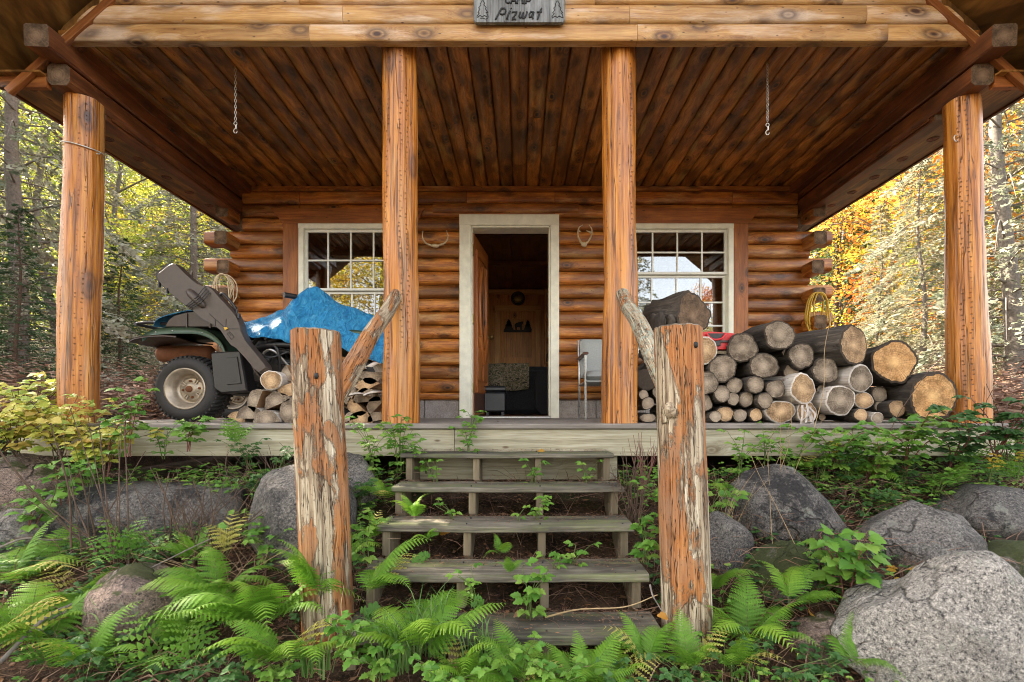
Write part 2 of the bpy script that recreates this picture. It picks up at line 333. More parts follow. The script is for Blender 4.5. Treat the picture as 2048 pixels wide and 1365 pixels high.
M['fern'] = leafmat('fern_green', [(.07, .19, .02), (.14, .32, .03), (.24, .43, .045), (.36, .52, .08)], .4)
M['fernyellow'] = leafmat('fern_yellowing', [(.36, .38, .08), (.48, .42, .11), (.55, .42, .16)], .4)
M['leafg'] = leafmat('bright_leaf', [(.06, .17, .025), (.10, .26, .035), (.17, .33, .05), (.27, .40, .08)], .35)
M['leafd'] = leafmat('deep_leaf', [(.025, .08, .02), (.045, .13, .03), (.075, .18, .045)], .3)
M['leafy'] = leafmat('yellowing_leaf', [(.15, .28, .05), (.32, .42, .08), (.50, .54, .10), (.62, .56, .13), (.55, .38, .10)], .45)
M['goldleaf'] = leafmat('yellow_gold_leaf', [(.30, .34, .05), (.52, .46, .06), (.62, .42, .05), (.58, .30, .04)], .5)
M['limeleaf'] = leafmat('yellow_green_leaf', [(.14, .22, .04), (.28, .36, .06), (.45, .48, .08), (.56, .50, .10)], .5)
M['orangeleaf'] = leafmat('orange_leaf', [(.55, .16, .03), (.66, .25, .04), (.62, .36, .07), (.45, .12, .05)], .5)
M['needle'] = leafmat('dark_needles', [(.035, .07, .028), (.055, .11, .042), (.09, .16, .06)], .2)
M['needlegrey'] = leafmat('lichened_grey_needles', [(.15, .18, .12), (.25, .27, .19), (.38, .38, .29), (.20, .16, .11)], .3)
M['needletan'] = leafmat('tan_needles', [(.26, .25, .15), (.36, .33, .22), (.20, .22, .13), (.44, .34, .19)], .4)  # tan needle tones for the second kind of spruce
M['deadleaf'] = leafmat('dead_leaf', [(.055, .028, .016), (.11, .055, .03), (.20, .10, .055), (.30, .17, .10), (.36, .17, .07)], .2, .8)
M['bracken'] = leafmat('dead_bracken', [(.12, .065, .045), (.20, .11, .075), (.30, .17, .12), (.36, .25, .17)], .25, .9)
M['grass'] = leafmat('grass_blade', [(.06, .16, .03), (.12, .25, .06), (.22, .33, .12)], .35)
M['gran'] = granite('grey_granite', (.12, .115, .105), (.23, .21, .19), .5)
M['grandark'] = granite('lichened_granite', (.075, .072, .07), (.17, .155, .14), .85)
M['granpink'] = granite('pinkish_granite', (.17, .12, .095), (.27, .20, .165), .45, .35)
M['granmoss'] = granite('mossy_granite', (.10, .09, .08), (.19, .17, .15), .6, .85)
M['granpale'] = granite('pale_granite', (.25, .235, .21), (.42, .39, .35), .28)

# ---------------------------------------------------------------- mesh building
BASE = {}
class MB:
    def __init__(s): s.v = []; s.f = []; s.m = []; s.s = []; s.t = []; s.r = []
    def add(s, vs, fs, mat=0, smooth=False, tc=None, rnd=0.5):
        o = len(s.v); s.v += [tuple(v) for v in vs]; s.t += [tuple(x) for x in (tc if tc else vs)]
        s.r += rnd if isinstance(rnd, list) else [rnd]*len(vs)
        for f in fs: s.f.append(tuple(i+o for i in f))
        s.m += [mat]*len(fs) if isinstance(mat, int) else mat
        s.s += [smooth]*len(fs)
    def build(s, name, mats, parent=None, base=None):
        me = bpy.data.meshes.new(name)
        b = Vector(BASE[parent.name]) if parent is not None else Vector(base or (0, 0, 0))
        me.from_pydata([(x-b.x, y-b.y, z-b.z) for x, y, z in s.v], [], s.f)
        if not isinstance(mats, (list, tuple)): mats = [mats]
        for m in mats: me.materials.append(M[m])
        me.polygons.foreach_set('material_index', s.m); me.polygons.foreach_set('use_smooth', s.s)
        a = me.attributes.new('tc', 'FLOAT_VECTOR', 'POINT'); a.data.foreach_set('vector', [c for t in s.t for c in t])
        a = me.attributes.new('rnd', 'FLOAT', 'POINT'); a.data.foreach_set('value', s.r)
        me.update()
        o = bpy.data.objects.new(name, me); COL.objects.link(o)
        if parent is not None: o.parent = parent
        else: o.location = b
        BASE[o.name] = tuple(b)
        return o
def tag(o, label=None, cat=None, group=None, kind=None):
    for a, b in (('label', label), ('category', cat), ('group', group), ('kind', kind)):
        if b: o[a] = b
    return o
def thing(name, label, cat, base=(0, 0, 0), group=None):
    o = bpy.data.objects.new(name, None); COL.objects.link(o); o.location = base; o.empty_display_size = .1
    BASE[o.name] = tuple(base); return tag(o, label, cat, group)
def copy_tree(o, parent=None):
    c = o.copy(); COL.objects.link(c)
    if parent is not None: c.parent = parent
    for ch in o.children: copy_tree(ch, c)
    return c
def frame(d, up=Vector((0, 0, 1))):
    d = d.normalized()
    if abs(d.dot(up)) > .97: up = Vector((0, 1, 0)) if abs(d.y) < .9 else Vector((1, 0, 0))
    a = up.cross(d).normalized(); b = d.cross(a).normalized()
    return a, b      # a: sideways, b: up-ish
def sweep(mb, pts, prof, mat=0, smooth=True, cap=True, capmat=None, up=Vector((0, 0, 1)), rnd=None, scale=None, closed=True, captc=True):
    """prof: list of (a,b) offsets, or function(i,t)->list; pts: path"""
    rnd = rng.random() if rnd is None else rnd
    pts = [Vector(p) for p in pts]; n = len(pts); vs = []; tc = []; L = 0
    fixed = None
    for i, p in enumerate(pts):
        d = (pts[min(i+1, n-1)]-pts[max(i-1, 0)])
        a, b = frame(d, up)
        if fixed is not None and a.dot(fixed) < 0: a, b = -a, -b
        fixed = a
        if i: L += (p-pts[i-1]).length
        pr = prof(i, i/(n-1)) if callable(prof) else prof
        k = scale[i] if scale else 1
        for (u, w) in pr:
            vs.append(p+a*u*k+b*w*k); tc.append((u*k, w*k, L))
    m = len(pr); fs = []
    for i in range(n-1):
        for j in range(m if closed else m-1):
            j2 = (j+1) % m
            fs.append((i*m+j, i*m+j2, (i+1)*m+j2, (i+1)*m+j))
    mb.add(vs, fs, mat, smooth, tc, rnd)
    if cap and closed:
        cm = mat if capmat is None else capmat
        for e, idx in ((0, list(range(m))[::-1]), (n-1, list(range(m)))):
            q = [vs[e*m+j] for j in idx]; t = [tc[e*m+j] for j in idx]
            c = sum((Vector(x) for x in q), Vector())/m; ct = sum((Vector(x) for x in t), Vector())/m
            mb.add(q+[c], [(j, (j+1) % m, m) for j in range(m)], cm, False, t+[ct], rnd)
def circ(r, n=12, ell=1.0): return [(r*cos(2*pi*i/n), r*ell*sin(2*pi*i/n)) for i in range(n)]
def rrect(w, h, c=.006):
    w /= 2; h /= 2
    return [(-w+c, -h), (w-c, -h), (w, -h+c), (w, h-c), (w-c, h), (-w+c, h), (-w, h-c), (-w, -h+c)]
def tube(mb, pts, r, n=6, mat=0, rnd=None, cap=True):
    sc = None
    if isinstance(r, (list, tuple)): sc = list(r); r = 1
    sweep(mb, pts, circ(r, n), mat, True, cap, scale=sc, rnd=rnd)
def beam(mb, p0, p1, w, h, c=.005, mat=0, rnd=None, capmat=None, up=Vector((0, 0, 1)), nseg=1):
    p0 = Vector(p0); p1 = Vector(p1)
    sweep(mb, [p0.lerp(p1, i/nseg) for i in range(nseg+1)], rrect(w, h, c), mat, False, True, capmat, up, rnd)
def box(mb, lo, hi, c=.004, mat=0, rnd=None, ax=None):
    lo = Vector(lo); hi = Vector(hi); d = hi-lo
    if ax is None: ax = max(range(3), key=lambda i: d[i])
    m = (lo+hi)/2; p0 = m.copy(); p1 = m.copy(); p0[ax] = lo[ax]; p1[ax] = hi[ax]
    a, b = frame(p1-p0)
    w = abs(a.x*d.x)+abs(a.y*d.y)+abs(a.z*d.z); h = abs(b.x*d.x)+abs(b.y*d.y)+abs(b.z*d.z)
    sweep(mb, [p0, p1], rrect(w, h, min(c, w*.3, h*.3)), mat, False, True, None, rnd=rnd)
def spline(cps, n):
    cps = [Vector(c) for c in cps]; q = [cps[0]*2-cps[1]]+cps+[cps[-1]*2-cps[-2]]; out = []
    segs = len(cps)-1
    for i in range(n+1):
        t = i/n*segs; k = min(int(t), segs-1); u = t-k; a, b, c, d = q[k:k+4]
        out.append(.5*((2*b)+(-a+c)*u+(2*a-5*b+4*c-d)*u*u+(-a+3*b-3*c+d)*u*u*u))
    return out
def rlog(mb, p0, p1, r0, r1, nseg=14, nang=20, wob=.03, seed=0, mat=0, capmat=None, bend=0, rnd=None, rim=None, ell=1.0, ridge=0):
    """a round log with an uneven surface; rim: material of the bark ring shown on the cut ends"""
    p0 = Vector(p0); p1 = Vector(p1); rnd = rng.random() if rnd is None else rnd
    a0, b0 = frame(p1-p0); pts = []
    for i in range(nseg+1):
        t = i/nseg; pts.append(p0.lerp(p1, t)+(a0*N((seed, t*2, 0), 1.3)+b0*N((seed, t*2, 9), 1.3))*bend)
    Lg = (p1-p0).length
    def prof(i, t):
        r = lerp(r0, r1, t); out = []
        for j in range(nang):
            an = 2*pi*j/nang
            k = 1+wob*2.2*N((cos(an)*1.1, sin(an)*1.1, t*Lg*.9), 1.0, seed)+wob*1.0*N((cos(an)*3, sin(an)*3, t*Lg*5), 1.0, seed+5)
            if ridge: k += ridge*(1-2.4*abs(N((cos(an)*5, sin(an)*5, t*Lg*3.5), 1.0, seed+8)))-ridge
            out.append((cos(an)*r*k, sin(an)*r*k*ell))
        return out
    sweep(mb, pts, prof, mat, True, False, rnd=rnd)
    for e in (0, 1):
        i = 0 if e == 0 else nseg; pr = prof(i, e); d = (pts[1]-pts[0]) if e == 0 else (pts[-1]-pts[-2]); a, b = frame(d)
        c = pts[i]; z = 0 if e == 0 else Lg
        ks = (1.0, .9 if rim is not None else .96, .5, 0)
        vs = []; tc = []
        for q, kk in enumerate(ks[:-1]):
            off = d.normalized()*(-.004 if e == 0 else .004)*(1 if q else 0)
            for u, w2 in pr: vs.append(c+a*u*kk+b*w2*kk+off); tc.append((u*kk, w2*kk, z))
        vs.append(c+d.normalized()*(-.004 if e == 0 else .004)); tc.append((0, 0, z)); m = nang; fs = []; ms = []
        for q in range(2):
            for j in range(m):
                f = (q*m+j, q*m+(j+1) % m, (q+1)*m+(j+1) % m, (q+1)*m+j)
                fs.append(f if e else f[::-1]); ms.append((rim if (q == 0 and rim is not None) else (capmat if capmat is not None else mat)))
        for j in range(m):
            f = (2*m+j, 2*m+(j+1) % m, 3*m); fs.append(f if e else f[::-1]); ms.append(capmat if capmat is not None else mat)
        mb.add(vs, fs, ms, False, tc, rnd)
def lathe(mb, c, axis, prof, n=32, mat=0, smooth=True):
    """prof: (distance along axis, radius)"""
    c = Vector(c); ax = Vector(axis).normalized(); a, b = frame(ax); vs = []
    for (h, r) in prof:
        for j in range(n): an = 2*pi*j/n; vs.append(c+ax*h+(a*cos(an)+b*sin(an))*r)
    fs = [(i*n+j, i*n+(j+1) % n, (i+1)*n+(j+1) % n, (i+1)*n+j) for i in range(len(prof)-1) for j in range(n)]
    mb.add(vs, fs, mat, smooth)
def prism(mb, pts, D0, D1, mat=0, bev=.0, px=True, rnd=.5):
    """outline in picture pixels at distance D0, real thickness back to D1"""
    A = [P(x, y, D0) if px else Vector((x, D0, y)) for x, y in pts]
    c = sum(A, Vector())/len(A); n = len(A); dy = Vector((0, D1-D0, 0))
    def ins(p, k): return c+(p-c)*k
    if bev:
        R = [[p+Vector((0, bev, 0)) for p in A], [p+dy-Vector((0, bev, 0)) for p in A]]
        size = max((p-c).length for p in A); k = 1-bev/size
        rings = [[ins(p, k) for p in A]]+R+[[ins(p, k)+dy for p in A]]
    else: rings = [A, [p+dy for p in A]]
    vs = [p for r in rings for p in r]; fs = []
    for q in range(len(rings)-1):
        for j in range(n): fs.append((q*n+j, (q+1)*n+j, (q+1)*n+(j+1) % n, q*n+(j+1) % n))
    fs.append(tuple(range(n))); fs.append(tuple(range((len(rings)-1)*n, len(rings)*n))[::-1])
    mb.add(vs, fs, mat, False, rnd=rnd)
def blob(mb, c, r, n=12, m=8, mat=0, wob=0, seed=0):
    c = Vector(c); vs = []; fs = []
    for i in range(m+1):
        th = pi*i/m
        for j in range(n):
            ph = 2*pi*j/n; d = Vector((sin(th)*cos(ph), sin(th)*sin(ph), cos(th))); k = 1+wob*N(d, 1.6, seed)
            vs.append(c+Vector((d.x*r[0]*k, d.y*r[1]*k, d.z*r[2]*k)))
    for i in range(m):
        for j in range(n): fs.append((i*n+j, (i+1)*n+j, (i+1)*n+(j+1) % n, i*n+(j+1) % n))
    mb.add(vs, fs, mat, True)
# ================================================================ THE CABIN
YW = 5.17                                     # front face of the log wall
CAB = thing('log_cabin', 'orange stained log cabin with a deep covered porch on round posts', 'cabin', (0, YW, 0))
XL, XR = -2.97, 2.95
DOOR = (-.575, .365, 0.0, 2.085)
WIN1 = (-2.35, -1.27, .66, 2.06); WIN2 = (1.09, 2.255, .66, 2.06)
def logprof(z0, z1, y, t=.12, bul=.032, f=-1, zc0=None, zc1=None):
    """outline of a flat-backed log course in (depth, height), bulging to the outside"""
    zc0 = z0 if zc0 is None else zc0; zc1 = z1 if zc1 is None else zc1; out = []
    for i in range(9):
        z = lerp(zc0, zc1, i/8); u = (z-z0)/(z1-z0)*2-1
        b = bul*max(0, 1-abs(u)**3.2)**.5
        out.append((f*b, z))
    out += [(t, zc1), (t, zc0)]
    return out
def course(mb, x0, x1, prof, y, mat=0, capmat=None, axis='x'):
    n = len(prof); r = rng.random(); vs = []; tc = []; off = U(0, 9)
    for x in (x0, x1):
        for (d, z) in prof:
            vs.append((x, y+d, z) if axis == 'x' else (y+d, x, z)); tc.append((d, z-prof[0][1], x+off))
    fs = [(j, (j+1) % n, n+(j+1) % n, n+j) for j in range(n)]
    mb.add(vs, fs, mat, False, tc, r)
    mb.s[-n:] = [j < 8 for j in range(n)]
    cm = mat if capmat is None else capmat
    for e in (0, 1): mb.add(vs[e*n:e*n+n], [tuple(range(n))], cm, False, [(t[0], t[1]-.07, t[2]) for t in tc[e*n:e*n+n]], r)
ZB = .192; HC = .1435
courses = [(.192, .274)]
z = .274
while z < 2.12: courses.append((z, z+HC)); z += HC
top = courses[-1][1]
k_ = (2.425-top)/2; courses += [(top, top+k_), (top+k_, 2.425)]
wl = MB()
for i, (a, b) in enumerate(courses):
    xl, xr = (-3.37, 3.32) if i % 2 == 0 and 1 < i < len(courses)-3 else (-3.09, 3.08)
    if i >= len(courses)-3: xl, xr = -2.96, 2.95
    cuts = sorted({xl, xr, DOOR[0], DOOR[1], WIN1[0], WIN1[1], WIN2[0], WIN2[1]})
    for x0, x1 in zip(cuts, cuts[1:]):
        op = next((o for o in (DOOR, WIN1, WIN2) if x0 >= o[0]-1e-4 and x1 <= o[1]+1e-4), None)
        pcs = [(a, b)]
        if op and a < op[3] and b > op[2]: pcs = [(a, op[2]), (op[3], b)]
        for p, q in pcs:
            if q-p > .015:
                # lengths of log are butted here and there
                js = [x0]+([U(x0+.4, x1-.4)] if (x1-x0) > 1.4 and rng.random() < .5 else [])+[x1]
                for u, v in zip(js, js[1:]):
                    course(wl, u+.0015, v-.0015, logprof(a+.002, b-.002, 0, zc0=max(p, a+.002), zc1=min(q, b-.002)), YW, 0, 1)
box(wl, (-2.96, YW-.012, 2.425), (2.95, YW+.1, 2.482), .01)
wl.build('front_log_wall', ['wall', 'beamend'], CAB)
# side and rear walls, with unseen openings added to let light into the room
sw = MB()
for sx, xo in ((-1, -3.06), (1, 3.06)):
    for i, (a, b) in enumerate(courses[:-1]):
        a2, b2 = a+.07, b+.07
        y0 = 4.97-.02*(i % 3) if (i % 2 == 1 and 0 < i < len(courses)-2) else YW+.125
        segs = [(y0, 9.5)]
        if b2 > .75 and a2 < 2.25: segs = [(y0, 5.45), (6.6, 9.5)]
        for p, q in segs:
            if y0 < 5.1 and p == y0:
                course(sw, y0, YW-.001, [(-.062, a2+.012), (-.045, a2), (.05, a2), (.064, a2+.014), (.064, b2-.022), (.048, b2-.008), (-.048, b2-.008), (-.062, b2-.02)], xo, 0, 1, 'y'); p = YW+.125
            course(sw, p, q, [(d if sx < 0 else -d, zz) for d, zz in logprof(a2, b2, 0, t=.1)], xo-sx*.0, 0, 1, 'y')
for i, (a, b) in enumerate(courses): course(sw, -3.2, 3.2, [(-d, zz) for d, zz in logprof(a, b, 0)], 9.62)
sw.build('side_log_wall', ['wall', 'beamend'], CAB)
fb = MB()
for x0, x1 in ((-3.03, -.66), (.41, 3.03)):
    x = x0
    while x < x1-.01:
        x2 = min(x+.40, x1); box(fb, (x+.004, YW+.012, -.02), (x2-.004, YW+.16, .19), .004); x = x2
for u_, v_ in ((-3.02, -.65), (.42, 3.02)): box(fb, (u_, YW+.03, -.3), (v_, YW+.15, .186), .002)
fb.build('foundation_block', 'block', CAB)
# header and side trim round the windows and the log header above the door
yt = YW-.05
for (x0, x1, z0, z1, e0, e1) in ((-2.36, -1.2, 2.065, 2.222, -.29, .18), (1.02, 2.26, 2.065, 2.222, -.1, .29)):
    tr = MB()
    prism(tr, [(x0+e0*.55, z0), (x1+e1*.55, z0), (x1+e1, z1), (x0+e0, z1)], yt, YW+.05, px=False, rnd=U(0, 1), bev=.004)
    tr.t = [(t[2], t[1], t[0]) for t in tr.t]
    for xx in ((-2.52, -2.355), (-1.265, -1.13)) if x0 < 0 else ((2.26, 2.415), (.95, 1.085)): box(tr, (xx[0], yt, .30), (xx[1], YW+.05, 2.062), .005)
    tr.build('window_trim', 'trim', CAB)
hd = MB(); course(hd, -.93, .62, [(d-.02, zz) for d, zz in logprof(2.17, 2.29, 0)], YW); hd.build('header_log', 'wall', CAB)
# ---- windows
def window(op, rows, lrows, ncol, meet):
    x0, x1, z0, z1 = op; mb = MB(); t = .055; y0, y1 = YW-.062, YW+.07
    for lo, hi in (((x0-.0, y0, z1-t), (x1, y1, z1)), ((x0, y0, z0), (x1, y1, z0+t)), ((x0, y0+.001, z0+t), (x0+t, y1, z1-t)), ((x1-t, y0+.001, z0+t), (x1, y1, z1-t))): box(mb, lo, hi, .006)
    fr = mb.build('window', 'cream', CAB)
    ix0, ix1, iz0, iz1 = x0+t, x1-t, z0+t, z1-t
    s = MB()
    for (a, b, yy) in ((meet, iz1, YW-.02), (iz0, meet, YW+.015)):
        u = .026
        box(s, (ix0, yy, b-u), (ix1, yy+.03, b), .003); box(s, (ix0, yy-.008, a), (ix1, yy+.03, a+u), .003)
        box(s, (ix0, yy+.001, a+u), (ix0+u, yy+.03, b-u), .003); box(s, (ix1-u, yy+.001, a+u), (ix1, yy+.03, b-u), .003)
    s.build('sash', 'white', fr)
    g = MB(); mu = MB()
    for (a, b, yy, rw) in ((meet, iz1, YW-.005, rows), (iz0, meet, YW+.03, lrows)):
        box(g, (ix0+.02, yy, a+.02), (ix1-.02, yy+.003, b-.02), .0)
        for i in range(1, ncol): x = lerp(ix0, ix1, i/ncol); box(mu, (x-.0085, yy-.010, a+.02), (x+.0085, yy-.002, b-.02), .001)
        for zr in rw: box(mu, (ix0+.02, yy-.0112, zr-.0085), (ix1-.02, yy-.0012, zr+.0085), .001)
    g.build('pane', 'glass', fr); mu.build('muntin', 'white', fr)
window(WIN1, [1.68], [.99], 4, 1.356)
window(WIN2, [1.765], [1.24, .99], 4, 1.53)
# ---- door frame and open door
df = MB(); x0, x1, _, z1 = DOOR; o = .068
box(df, (x0-.072, YW-.062, 0.0), (x0+.05, YW+.03, z1-.045), .006, ax=2); box(df, (x1-.048, YW-.062, 0.0), (x1+.044, YW+.03, z1-.045), .006, ax=2)
box(df, (x0-.072, YW-.061, z1-.045), (x1+.044, YW+.03, z1+.072), .006)
box(df, (x0+.052, YW-.04, 0.0), (x0+.064, YW+.15, z1-.05), .002, ax=2); box(df, (x1-.064, YW-.04, 0.0), (x1-.05, YW+.15, z1-.05), .002, ax=2); box(df, (x0+.05, YW-.04, z1-.062), (x1-.05, YW+.15, z1-.047), .002)
FRM = df.build('door_frame', 'cream', CAB)
th = MB(); box(th, (x0+.05, YW-.08, -.004), (x1-.05, YW+.16, .022), .006); th.build('threshold', 'steel', CAB)
hx, hy = x0+.07, YW+.06; ang = radians(82.5); dx, dy = cos(ang), sin(ang); W_, H_ = .80, 1.965
def dp(u, n, z): return Vector((hx+dx*u+dy*n, hy+dy*u-dx*n, z))       # u along the leaf, n out of the face seen from the porch
def dbox(mb, u0, u1, n0, n1, z0, z1, c=.004, mat=0):
    p0 = dp((u0+u1)/2, (n0+n1)/2, z0); p1 = dp((u0+u1)/2, (n0+n1)/2, z1)
    sweep(mb, [p0, p1], rrect(n1-n0, u1-u0, min(c, (n1-n0)*.3, (u1-u0)*.3)), mat, False, up=Vector((dx, dy, 0)))
dm = MB(); dbox(dm, 0, W_, -.045, 0, .035, .035+H_)
for (a, b, zz0, zz1) in ((.10, .16, .35, 1.85), (W_-.16, W_-.10, .35, 1.85), (.12, W_-.12, .28, .36), (.14, W_-.14, 1.8, 1.86), (.16, .36, .42, .78), (W_-.36, W_-.16, .42, .78)): dbox(dm, a, b, -.002, .018, zz0, zz1)
DR = dm.build('door', 'doorw', CAB)
ov = MB(); vs = []; n = 40
sweep(ov, [dp(W_/2+.17*cos(2*pi*i/n), .014, 1.28+.46*sin(2*pi*i/n)) for i in range(n+1)], circ(.022, 8), smooth=True, cap=False, up=Vector((dy, -dx, 0)))
for q in (-1, 1): sweep(ov, spline([dp(W_/2+q*.20, .014, .92), dp(W_/2+q*.13, .016, .80), dp(W_/2+q*.05, .016, .70), dp(W_/2, .016, .62)], 12), circ(.03, 8), up=Vector((dy, -dx, 0)))
ov.build('oval_moulding', 'doorw', DR)
og = MB(); c = dp(W_/2, .006, 1.28); og.add([c]+[dp(W_/2+.16*cos(2*pi*i/n), .006, 1.28+.45*sin(2*pi*i/n)) for i in range(n)], [(0, 1+i, 1+(i+1) % n) for i in range(n)]); og.build('oval_glass', 'glass', DR)
kp = MB(); dbox(kp, .02, W_-.02, .001, .004, .05, .27, .001); kp.build('kick_plate', 'dkwood', DR)
hn = MB(); lathe(hn, dp(W_-.07, 0, .98), (dy, -dx, 0), [(0, .028), (.01, .028), (.012, .011), (.04, .011), (.045, .026), (.065, .028), (.075, .0)], 16); hn.build('handle', 'brass', DR)
for zz in (.32, 1.06, 1.80):
    hg = MB(); box(hg, (hx-.018, hy-.075, zz-.05), (hx+.004, hy-.002, zz+.05), .002, ax=2); tube(hg, [(hx-.004, hy-.078, zz-.05), (hx-.004, hy-.078, zz+.05)], .007, 8); hg.build('hinge', 'brass', DR)
# ---- interior shell
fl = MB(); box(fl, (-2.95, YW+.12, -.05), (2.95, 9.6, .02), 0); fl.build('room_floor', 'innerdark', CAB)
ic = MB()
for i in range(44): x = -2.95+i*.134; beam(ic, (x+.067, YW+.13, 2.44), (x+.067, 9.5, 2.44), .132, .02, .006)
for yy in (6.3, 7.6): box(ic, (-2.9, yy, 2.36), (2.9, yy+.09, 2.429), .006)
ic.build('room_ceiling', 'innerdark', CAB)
iw = MB()
for i in range(50):
    x = -2.95+i*.118; box(iw, (x, 9.40, .02), (x+.116, 9.42, 2.42), .004, ax=2)
ID = (-.40, .29)
iw.build('rear_panelling', 'inner', CAB); iw = MB()
box(iw, (ID[0]-.10, 9.37, .02), (ID[0], 9.42, 2.0), .004, ax=2); box(iw, (ID[1], 9.37, .02), (ID[1]+.10, 9.42, 2.0), .004, ax=2); box(iw, (ID[0]-.1, 9.37, 2.002), (ID[1]+.1, 9.42, 2.11), .004)
box(iw, (-.75, 9.36, 2.33), (.75, 9.42, 2.42), .004)
iw.build('inner_door_frame', 'innertrim', CAB)
ia = MB(); box(ia, (-2.95, 9.43, 2.30), (2.95, 9.62, 2.60), 0); ia.build('rear_leak_filler', 'innerdark', CAB)  # box added behind the panelling to stop sky light leaking in
idr = MB(); box(idr, (ID[0]+.004, 9.385, .03), (ID[1]-.004, 9.41, 1.995), .004, ax=2)
for u, v, a, b in ((.08, .31, .25, .95), (.38, .61, .25, .95), (.08, .61, 1.1, 1.85)): box(idr, (ID[0]+u, 9.377, a), (ID[0]+v, 9.386, b), .008, ax=2)
idr.build('inner_door', 'inner', CAB)
# ---- porch ceiling, beams, gable, roof
pc = MB(); x = -2.955; i = 0
while x < 2.9:
    wv = .137; js = [3.09]+([U(3.6, 4.8)] if rng.random() < .35 else [])+[YW-.002]
    prof = [(-wv/2+.001, .02), (-wv/2+.001, .004), (-wv/2+.010, -.008), (-wv/2+.03, -.017), (0, -.021), (wv/2-.03, -.017), (wv/2-.010, -.008), (wv/2-.001, .004), (wv/2-.001, .02)]
    for a, b in zip(js, js[1:]): sweep(pc, [(x+wv/2, a+.001, 2.495), (x+wv/2, b-.001, 2.495)], prof, 0, True, True)
    x += wv; i += 1
pc.build('porch_ceiling', 'ceil', CAB)
for sx in (-1, 1):
    bm = MB()
    box(bm, (min(sx*2.87, sx*3.0), 3.14, 2.39), (max(sx*2.87, sx*3.0), YW, 2.49), .004)
    beam(bm, (sx*2.90, 2.895, 2.332), (sx*3.03, YW, 2.408), .142, .133, .010, 0, capmat=1)
    beam(bm, (sx*2.91, 3.045, 2.200), (sx*3.03, YW-.0, 2.268), .135, .132, .022, 0, capmat=1)
    beam(bm, (sx*2.93, 3.36, 2.121), (sx*3.03, YW-.05, 2.177), .10, .040, .006, 0, capmat=1)
    beam(bm, (sx*2.87, 3.4, 2.125), (sx*2.965, YW-.05, 2.18), .006, .016, .001); beam(bm, (sx*2.99, 3.4, 2.13), (sx*3.09, YW-.05, 2.185), .010, .020, .001)
    bm.build('porch_beam', ['beam', 'beamend'], CAB)
gw = MB(); YG = 3.03
def gx(z): return 2.856+(2.43-z)/.87-.02
zs = [2.397, 2.505, 2.625]+[2.625+.128*i for i in range(1, 12)]
for a, b in zip(zs, zs[1:]):
    xm = gx(b)+.05; js = [-xm]; 
    while js[-1] < xm-1.7: js.append(min(js[-1]+U(1.1, 2.6), xm-.5))
    js.append(xm); bul = .006 if a < 2.4 else .016
    for u, v in zip(js, js[1:]):
        course(gw, u+.001, v-.001, logprof(a+.0015, b-.0015, 0, bul=bul, t=.05), YG)
        nv = 11*4
        for q in range(len(gw.v)-nv, len(gw.v)):
            X, Y_, Z_ = gw.v[q]
            if abs(abs(X)-xm) < .01: gw.v[q] = (math.copysign(gx(Z_)+.035, X), Y_, Z_)
gw.build('gable_log_siding', 'gable', CAB)
gt = MB(); tw = .055
for sx in (-1, 1):
    p0 = Vector((sx*3.20, YG-.006, 2.074)); p1 = Vector((sx*.4, YG-.006, 1.985+2.9*.89))
    beam(gt, p0, p1, .045, .036, .004, up=Vector((0, 1, 0)))
    box(gt, (sx*2.985 if sx > 0 else -3.30, YG+.014, 2.12), (3.30 if sx > 0 else -2.985, YG+.05, 2.21), .003, ax=0)
gt.build('gable_trim', 'trim', CAB)
rf = MB(); XE, ZE, SL = 3.40, 2.205, .87; ap = ZE+SL*XE
for sx in (-1, 1):
    for y0, y1 in ((2.05, 3.7), (3.702, 6.1), (6.102, 8.5), (8.502, 10.2)):
        vs = [(sx*XE, y0, ZE), (0, y0, ap), (0, y0, ap+.09), (sx*(XE+.03), y0, ZE+.05), (sx*XE, y1, ZE), (0, y1, ap), (0, y1, ap+.09), (sx*(XE+.03), y1, ZE+.05)]
        rf.add(vs, [(0, 1, 2, 3), (4, 7, 6, 5), (0, 4, 5, 1), (3, 2, 6, 7), (0, 3, 7, 4)], 0, False, [(v[0]*.2, v[2]*.2, v[1]+v[0]*2) for v in vs], rng.random())
rf.build('roof_sheathing', 'ply', CAB)
for yy in (3.125, 9.56):
    gp = MB()
    for sx in (-1, 1):
        gp.add([(0, yy, 2.50), (sx*3.0, yy, 2.50), (sx*2.95, yy, ap-.87*2.95-.02), (0, yy, ap-.02)], [(0, 1, 2, 3)], 0)
    gp.build('gable_backing', 'ply', CAB)
sf = MB(); vt = []
for sx in (-1, 1):
    y = 3.0; j = 0
    while y < 9.4:
        y2 = min(y+1.22, 9.45); lo = (2.985 if sx > 0 else -3.35, y+.002, 2.188); hi = (3.35 if sx > 0 else -2.985, y2-.002, 2.2); box(sf, lo, hi, .001, ax=1)
        vt += [(sx*3.20, y+.3*q+.15) for q in range(4)] if y < YW+.4 else []
        y = y2
    sf.build('eave_soffit', 'ply', CAB); sf = MB()
for (vx, vy) in vt:
    if vy > YW+.1: continue
    vm_ = MB(); lathe(vm_, (vx, vy, 2.189), (0, 0, -1), [(0, .040), (.004, .040), (.005, .034), (.002, .032), (.002, .02), (.004, .018), (.002, .01), (.001, 0)], 20); vm_.build('soffit_vent', 'beam', CAB)
for sx in (-1, 1):
    fa = MB()
    for y0, y1 in ((2.05, 5.2), (5.203, 9.6)): box(fa, (sx*3.365-.012, y0, 2.178), (sx*3.365+.012, y1, 2.26), .002)
    fa.build('fascia_board', 'beam', CAB)
